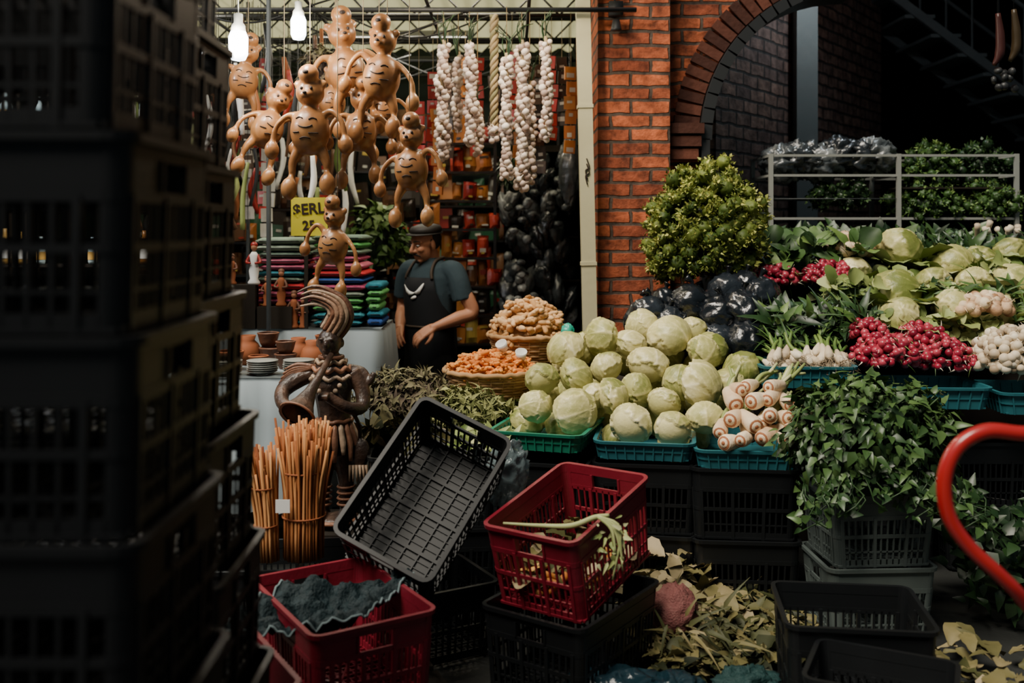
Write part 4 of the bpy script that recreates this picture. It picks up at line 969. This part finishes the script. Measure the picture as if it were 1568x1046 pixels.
# ---------------------------------------------------------------- tall clay statue
def statue():
    e=empty('clay_figure_with_horn',(-.78,4.4,0)); mb=MB(); Y=4.35
    def el(x,y,z,a,b,c,r=(0,0,0),m=None): (m or mb).add(S20,TR((x,y,z),r,(a,b,c)))
    el(-.775,Y,.335,.10,.09,.03)
    for q,x in((-1,-.825),(1,-.725)):
        mb.add(stube([(x,Y,.36),(x,Y-.005,.42),(x,Y,.50),(x*.7-.232,Y,.60),(x*.5-.39,Y,.68)],[.028,.026,.036,.044,.055],5,12)); el(x,Y-.04,.36,.028,.055,.026)
    mb.add(stube([(-.775,Y,.62),(-.775,Y,.70),(-.775,Y,.76),(-.78,Y,.84),(-.785,Y,.92),(-.79,Y,.99),(-.79,Y,1.06)],[.07,.085,.068,.075,.088,.075,.032],4,18))
    el(-.795,Y-.01,1.105,.052,.056,.064); el(-.80,Y-.068,1.10,.013,.017,.020); el(-.80,Y-.058,1.072,.020,.014,.008); el(-.80,Y-.05,1.050,.018,.016,.014)
    for q in(-1,1): el(-.80+q*.022,Y-.060,1.122,.013,.008,.007); el(-.795+q*.052,Y,1.10,.01,.014,.02)
    mb.add(stube([(-.79,Y+.02,1.12),(-.765,Y+.02,1.17),(-.755,Y+.02,1.22),(-.775,Y,1.26),(-.82,Y,1.285),(-.87,Y-.01,1.29)],[.044,.042,.036,.030,.020,.010],6,14))
    mb.add(stube([(-.73,Y+.02,.98),(-.66,Y+.02,.97),(-.625,Y,.93),(-.60,Y,.97)],[.03,.024,.02,.012],5,9))
    mb.add(stube([(-.87,Y,.97),(-.94,Y-.02,.94),(-.985,Y-.07,.90),(-.965,Y-.15,.86),(-.90,Y-.20,.85)],[.038,.040,.034,.028,.024],5,12)); el(-.885,Y-.205,.85,.028,.026,.022)
    mb.add(stube([(-.70,Y,.97),(-.655,Y-.01,.90),(-.65,Y-.05,.83),(-.70,Y-.12,.84),(-.775,Y-.155,.89)],[.038,.034,.030,.026,.022],5,12)); el(-.785,Y-.16,.895,.026,.024,.020)
    for hx,hy,hz in((-.885,Y-.23,.85),(-.79,Y-.185,.895)):
        for k in range(4): mb.add(stube([(hx-.018+.012*k,hy+.015,hz+.012),(hx-.018+.012*k,hy-.008,hz+.004),(hx-.018+.012*k,hy-.004,hz-.018)],[.007,.0065,.005],3,6))
    el(-.66,Y-.03,.62,.042,.028,.07,(0,.2,0)); mb.add(stube([(-.66,Y-.02,.68),(-.67,Y-.06,.78),(-.78,Y-.09,.93)],[.01,.01,.01],5,6))
    mb.obj('figure',CLAY,parent=e,remesh=.005,sm=1)
    mb=MB()
    def ring(cx,z,r,t,n=24,mm=0,ry=None,wob=0): mb.add(tube([(cx+r*math.cos(a),Y+(ry or r)*math.sin(a),z+wob*math.sin(a*9)) for a in np.linspace(0,2*pi,n*2+1)[:-1]],t,6,True),None,mm,R())
    ring(-.775,.765,.074,.010,wob=.003); ring(-.785,.955,.088,.009,mm=1,wob=.008); ring(-.79,.99,.080,.010,wob=.008); ring(-.79,1.02,.064,.009,mm=1,wob=.006); ring(-.79,1.04,.050,.009)
    for k in range(18):
        a=2*pi*k/18; mb.add(stube([(-.775+.07*math.cos(a),Y+.07*math.sin(a),.755),(-.775+.10*math.cos(a),Y+.095*math.sin(a),.68),(-.775+.105*math.cos(a),Y+.10*math.sin(a),.60+.03*(k%2))],[.012,.015,.008],3,6),None,0 if k%3 else 1,R())
    for x in(-.825,-.725):
        for z in(.40,.425,.45,.475): mb.add(tube([(x+.036*math.cos(a),Y+.036*math.sin(a),z) for a in np.linspace(0,2*pi,14)[:-1]],.006,5,True),None,0,.5)
    C=sp([(-.795,Y+.01,1.145),(-.768,Y+.01,1.185),(-.750,Y,1.225),(-.765,Y-.005,1.268),(-.81,Y-.01,1.297),(-.865,Y-.02,1.310),(-.925,Y-.03,1.295)],6); RR=lerpr([.050,.052,.050,.044,.036,.028,.018],len(C))
    for k in range(15):
        th=2*pi*k/15; P=[]
        for i,c in enumerate(C):
            t=(C[min(i+1,len(C)-1)]-C[max(i-1,0)]); t.y=0; t.normalize(); nrm=Vector((t.z,0,-t.x)); fl=1+1.6*max(0,i/len(C)-.6)*(1+math.sin(k*2.3))
            P.append(c+nrm*RR[i]*math.cos(th)*fl+Vector((0,1,0))*RR[i]*math.sin(th))
        P=P[:len(P)-(k*5)%9]
        mb.add(tube(P,lerpr([.009,.012,.012,.010,.008,.004],len(P)),6),None,(2,1,0,2)[k%4],R())
    for k in range(6): mb.add(stube([(-.70+.014*k,Y-.055,.58),(-.70+.016*k,Y-.06,.51)],[.007,.004],2,5),None,1,R())
    for k in range(9): t=k/8; mb.add(S8,TR((-.86+.14*t,Y-.088-.01*math.sin(pi*t),.955-.07*math.sin(pi*t)),sc=(.011,.009,.011)),1,R())
    for k in range(5): mb.add(stube([(-.86,Y-.03,1.0),(-.93-.012*k,Y-.03,1.01-.014*k),(-.985-.008*k,Y-.035,.99-.02*k)],[.012,.01,.004],4,6),None,0,R())
    ring(-.775,.335,.10,.010)
    mb.obj('ornaments',[TERRD,CLAYP,CLAY],parent=e)
    mb=MB(); a=Vector((-.775,Y-.075,1.06)); b=Vector((-.875,Y-.34,.83))
    d=(b-a).normalized(); M2=d.to_track_quat('Z','Y').to_matrix().to_4x4(); M2.translation=a
    mb.add(lathe([(.012,0),(.016,.14),(.026,.22),(.044,.28),(.068,.33),(.074,.338),(.066,.334),(.040,.285),(.018,.21),(.008,.12)],24),M2); mb.add(lathe([(.070,.332),(.080,.338),(.080,.346),(.068,.342)],24,False),M2,1,.6)
    mb.obj('horn',[CLAY,TERRD],parent=e)
statue()
mb=MB(); mb.add(box(.3,.3,.02,(-.78,4.35,.295))); 
for x in(-.9,-.66):
    for y in(4.23,4.47): mb.add(box(.03,.03,.29,(x,y,.145)))
mb.obj('low_stool',DWOOD,False)
# ---------------------------------------------------------------- bundles of sticks
def sticks(name,cx,cy,z0,z1,r,n,lean=(0,0)):
    e=empty(name,(cx,cy,z0)); mb=MB()
    for i in range(n):
        a=i*2.4; rr=r*math.sqrt((i+.5)/n); x=cx+rr*math.cos(a); y=cy+rr*math.sin(a); t=z1-U(0,.13); fl=1+U(-.1,.6); j=U(-.012,.012)
        mb.add(stube([(x,y,z0),(x+.3*lean[0]+j*.4,y,(z0+t)/2),(cx+(x-cx)*fl+lean[0]+j,cy+(y-cy)*fl+lean[1],t)],[.0048,.0056,.0048],2,5),None,0,R())
    mb.obj('sticks',STICK,parent=e); mb=MB()
    for f in(.3,.62): 
        z=z0+(z1-z0)*f; mb.add(tube([(cx+lean[0]*f+(r*1.07)*math.cos(a),cy+(r*1.07)*math.sin(a),z) for a in np.linspace(0,2*pi,20)[:-1]],.004,5,True))
    mb.obj('ties',TERRA,parent=e)
sticks('stick_bundle',-.815,3.90,.315,.86,.078,220)
sticks('stick_bundle',-.945,3.86,.315,.77,.042,70,(-.03,0))
mb=MB(); mb.add(box(.055,.004,.05,(-.875,3.80,.54)),TR(rot=(0,0,0))); mb.obj('paper_label',WHT,False)
# ---------------------------------------------------------------- the vendor
def vendor():
    e=empty('market_vendor',(-.5,6.2,0)); T0=TR((-.5,6.2,0),(0,0,math.radians(-38)))
    def W(p): return tuple(T0@Vector(p))
    def loft(mb,rings,n=24,T=T0):
        V=[];F=[]
        for z,cx,cy,rx,ry in rings:
            for k in range(n):
                a=2*pi*k/n; V.append((cx+rx*math.cos(a),cy+ry*math.sin(a),z))
        m=len(rings)
        for i in range(m-1):
            for k in range(n): F.append((i*n+k,i*n+(k+1)%n,(i+1)*n+(k+1)%n,(i+1)*n+k))
        F.append(tuple(range(n))[::-1]); F.append(tuple((m-1)*n+k for k in range(n))); mb.add((V,F),T)
    mb=MB(); loft(mb,[(.86,0,.02,.165,.125),(.95,0,.01,.165,.130),(1.08,0,0,.17,.132),(1.2,0,-.005,.182,.13),(1.3,0,0,.19,.122),(1.36,0,.0,.165,.10),(1.395,0,-.005,.10,.075),(1.42,0,-.012,.068,.062)])
    for q in(-1,1): mb.add(stube([W(p) for p in [(q*.12,0,1.345),(q*.185,0,1.335),(q*.225,.0,1.27),(q*.25,.01,1.165)]],[.06,.068,.066,.066],5,14))
    mb.obj('tshirt',SHIRT,parent=e,remesh=.008,sm=3)
    mb=MB(); loft(mb,[(.76,0,.02,.15,.115),(.84,0,.02,.162,.125),(.92,0,.015,.16,.12)])
    for q in(-1,1): mb.add(stube([W(p) for p in [(q*.08,.02,.82),(q*.095,.01,.48),(q*.10,.03,.08)]],[.09,.065,.055],5,14))
    mb.obj('trousers',TROU,parent=e,remesh=.012,sm=3)
    mb=MB()
    for q in(-1,1): mb.add(S20,T0@TR((q*.105,-.03,.04),sc=(.048,.13,.045))); mb.add(S12,T0@TR((q*.10,.03,.07),sc=(.045,.05,.05)))
    mb.obj('shoes',RUBBER,parent=e,remesh=.01)
    def hand(mb,w,d,back,thumb):
        w=Vector(w); y=Vector(d).normalized(); z=Vector(back).normalized(); x=y.cross(z).normalized()*thumb; z=(z-y*z.dot(y)).normalized()
        def P(a,b,c): return W(w+x*a+y*b+z*c)
        for a in (-.024,-.008,.008,.024): mb.add(stube([P(a*.6,-.01,0),P(a,.035,.002),P(a*1.1,.085,0)],[.017,.016,.012],3,8))
        for a,L in((.030,.068),(.010,.078),(-.010,.072),(-.029,.056)):
            mb.add(stube([P(a,.078,0),P(a*1.05,.078+.42*L,-.004),P(a*1.05,.078+.78*L,-.022),P(a,.078+.92*L,-.046)],[.0105,.0095,.0085,.0070],4,8))
        mb.add(stube([P(.02,.015,-.004),P(.045,.04,-.015),P(.052,.07,-.028),P(.045,.092,-.04)],[.014,.0125,.011,.008],4,8))
    mb=MB()
    for q,el,wr in((1,(.305,.03,1.09),(.165,-.185,1.0)),(-1,(-.25,.0,1.08),(-.065,-.22,.985))):
        mb.add(stube([W(p) for p in [(q*.23,.0,1.25),((q*.23+el[0])/2+.01*q,.02,1.17),el,tuple(Vector(el).lerp(Vector(wr),.35)),tuple(Vector(el).lerp(Vector(wr),.8)),wr]],[.046,.045,.040,.042,.029,.025],5,14))
        d=Vector(wr)-Vector(el); d=d.normalized()+Vector((0,-.1,-.25)); hand(mb,Vector(wr)-d.normalized()*.01,d,(q*.25,-.6,.75),q*-1)
    mb.obj('arms_and_hands',SKIN,parent=e,remesh=.0045,sm=3)
    TH=T0@TR((0,-.060,1.505),(.24,.05,-.22))
    def H(p): return tuple(TH@Vector(p))
    mb=MB()
    mb.add(stube([W((0,.0,1.38)),W((0,-.02,1.43)),W((0,-.04,1.49))],[.062,.056,.055],4,14))
    mb.add(S20,TH@TR((0,.008,.03),sc=(.074,.092,.085))); mb.add(S20,TH@TR((0,-.025,-.03),sc=(.060,.064,.078))); mb.add(S12,TH@TR((0,-.062,-.088),sc=(.028,.024,.020)))
    mb.add(stube([H((0,-.082,.022)),H((0,-.098,-.0)),H((0,-.108,-.022)),H((0,-.088,-.032))],[.009,.011,.015,.010],4,8))
    for q in(-1,1):
        mb.add(S12,TH@TR((q*.013,-.092,-.026),sc=(.010,.012,.009))); mb.add(S12,TH@TR((q*.036,-.060,-.018),sc=(.024,.024,.022)))
        mb.add(stube([H((q*.012,-.083,.03)),H((q*.034,-.079,.034)),H((q*.055,-.060,.026))],[.008,.009,.007],4,7))
        mb.add(S12,TH@TR((q*.076,.008,-.005),(0,0,q*.3),(.010,.020,.032))); mb.add(S12,TH@TR((q*.074,.004,-.03),sc=(.008,.012,.010)))
    mb.add(stube([H((-.022,-.078,-.056)),H((0,-.088,-.053)),H((.022,-.078,-.056))],[.004,.008,.004],4,7)); mb.add(stube([H((-.02,-.076,-.066)),H((0,-.086,-.067)),H((.02,-.076,-.066))],[.004,.008,.004],4,7))
    mb.obj('head',SKIN,parent=e,remesh=.004,sm=3)
    mb=MB()
    for q in(-1,1): mb.add(S12,TH@TR((q*.030,-.0725,.010),sc=(.0115,.010,.005)),0); mb.add(S8,TH@TR((q*.030,-.0815,.008),sc=(.005,.003,.004)),1)
    mb.obj('eyes',[WHT,DARKL],parent=e)
    mb=MB()
    for q in(-1,1): mb.add(stube([H((q*.012,-.090,.034)),H((q*.034,-.087,.039)),H((q*.056,-.067,.031))],[.003,.0042,.002],4,6))
    mb.add(stube([H((-.034,-.070,-.062)),H((-.018,-.086,-.047)),H((0,-.093,-.043)),H((.018,-.086,-.047)),H((.034,-.070,-.062))],[.003,.006,.005,.006,.003],4,7))
    mb.add(S12,TH@TR((0,-.078,-.092),sc=(.018,.010,.014))); 
    mb.add(S20,TH@TR((0,.036,.028),sc=(.077,.078,.084)))
    for q in(-1,1): mb.add(S12,TH@TR((q*.068,.004,.012),sc=(.010,.013,.028)))
    mb.obj('hair',HAIR,parent=e)
    mb=MB()
    V,F=lathe([(.084,.062),(.094,.072),(.096,.090),(.084,.108),(.045,.120),(.002,.123)],28); mb.add((V,F),TH@TR((0,.012,0),(-.12,0,0),(.95,1.10,1)))
    V,F=lathe([(.080,.066),(.116,.062),(.116,.067),(.080,.074)],28); mb.add((V,F),TH@TR((0,-.002,0),(-.14,0,0),(.86,1.04,1)))
    mb.obj('hat',HAIR,parent=e)
    mb=MB()
    def sheet(rows,n=18,off=0):
        V=[];F=[]
        for z,cy,rx,ry,f in rows:
            for k in range(n+1):
                a=-f+2*f*k/n; V.append(((rx+off)*math.sin(a),cy-(ry+off)*math.cos(a),z))
        for i in range(len(rows)-1):
            for k in range(n): a=i*(n+1)+k; F.append((a,a+1,a+n+2,a+n+1))
        return V,F
    mb.add(sheet([(.42,.0,.20,.19,1.5),(.6,.0,.195,.175,1.5),(.8,.01,.185,.155,1.55),(.95,.0,.178,.148,1.6),(1.06,0,.18,.146,1.5),(1.14,-.003,.188,.146,1.0),(1.22,-.005,.195,.144,.75),(1.30,0,.198,.134,.62)],off=.004),T0)
    mb.obj('apron',APRON,parent=e,solid=.006)
    mb=MB()
    for q in(-1,1): mb.add(stube([W(p) for p in [(q*.11,-.118,1.29),(q*.095,-.105,1.34),(q*.082,-.055,1.40),(q*.07,.03,1.42),(0,.075,1.41)]],[.010,.010],5,6))
    mb.add(tube([W((.19*math.sin(a),-.152*math.cos(a)+.0,1.0)) for a in np.linspace(0,2*pi,30)[:-1]],.008,5,True))
    mb.obj('apron_straps',mat('strap_leather',[(.03,.018,.01)],.7),parent=e)
    mb=MB()
    def lg(pts):
        V=[];n=len(pts)
        for a,z0,z1 in pts:
            for z in(z0,z1): V.append((.205*math.sin(a),-.004-.156*math.cos(a),z))
        mb.add((V,[(2*i,2*i+2,2*i+3,2*i+1) for i in range(n-1)]),T0)
    lg([(-.5,1.250,1.256),(-.38,1.208,1.238),(-.25,1.190,1.222),(-.12,1.193,1.213),(0,1.205,1.21),(.1,1.198,1.222),(.2,1.203,1.242),(.3,1.235,1.262),(.36,1.262,1.270)]); lg([(-.15,1.170,1.173),(-.08,1.166,1.182),(0,1.170,1.190),(.08,1.178,1.19)])
    mb.obj('apron_print',WHT,parent=e,solid=.002)
vendor()
# ---------------------------------------------------------------- lights
def fill_tubelamp(x,y,z,L,en,col):
    e=empty('added_tube_fixture',(x,y,z)); mb=MB(); mb.add(box(L,.12,.04,(x,y,z+.03))); mb.obj('housing',STEELW,False,parent=e)
    mb=MB(); mb.add(tube([(x-L/2+.03,y,z),(x+L/2-.03,y,z)],.014,10)); mb.obj('tube',mat('added_tube_glow',[(.9,.9,.9)],emit=col,es=4),parent=e)
    l=bpy.data.lights.new('fill_tube_light','AREA'); l.shape='RECTANGLE'; l.size=L; l.size_y=.1; l.energy=en; l.color=col
    lo=bpy.data.objects.new('fill_tube_light',l); bpy.context.scene.collection.objects.link(lo); lo.location=(x,y,z-.03)
fill_tubelamp(-.9,7.6,3.05,1.2,24,(1,.92,.74)); fill_tubelamp(-.4,6.3,3.15,1.0,28,(1,.86,.64))  # made-up tube fixtures, added as fill light inside the stall
l=bpy.data.lights.new('soft_overcast_sun','SUN'); l.energy=5.2; l.angle=math.radians(26); l.color=(1,.91,.77)
o=bpy.data.objects.new('soft_overcast_sun',l); bpy.context.scene.collection.objects.link(o)
o.rotation_euler=Vector((.40,.46,-1.0)).to_track_quat('-Z','Y').to_euler()
w=bpy.data.worlds.new('overcast_sky'); bpy.context.scene.world=w; w.use_nodes=True
w.node_tree.nodes['Background'].inputs[0].default_value=(.55,.73,.80,1); w.node_tree.nodes['Background'].inputs[1].default_value=.15
# ---------------------------------------------------------------- camera
c=bpy.data.cameras.new('camera'); co=bpy.data.objects.new('camera',c); bpy.context.scene.collection.objects.link(co)
co.location=(0,0,1.6); co.rotation_euler=(pi/2,0,0); c.lens=35; c.sensor_width=36; c.shift_y=-.1103; c.clip_start=.05
c.dof.use_dof=True; c.dof.focus_distance=4.5; c.dof.aperture_fstop=1.8
bpy.context.scene.camera=co
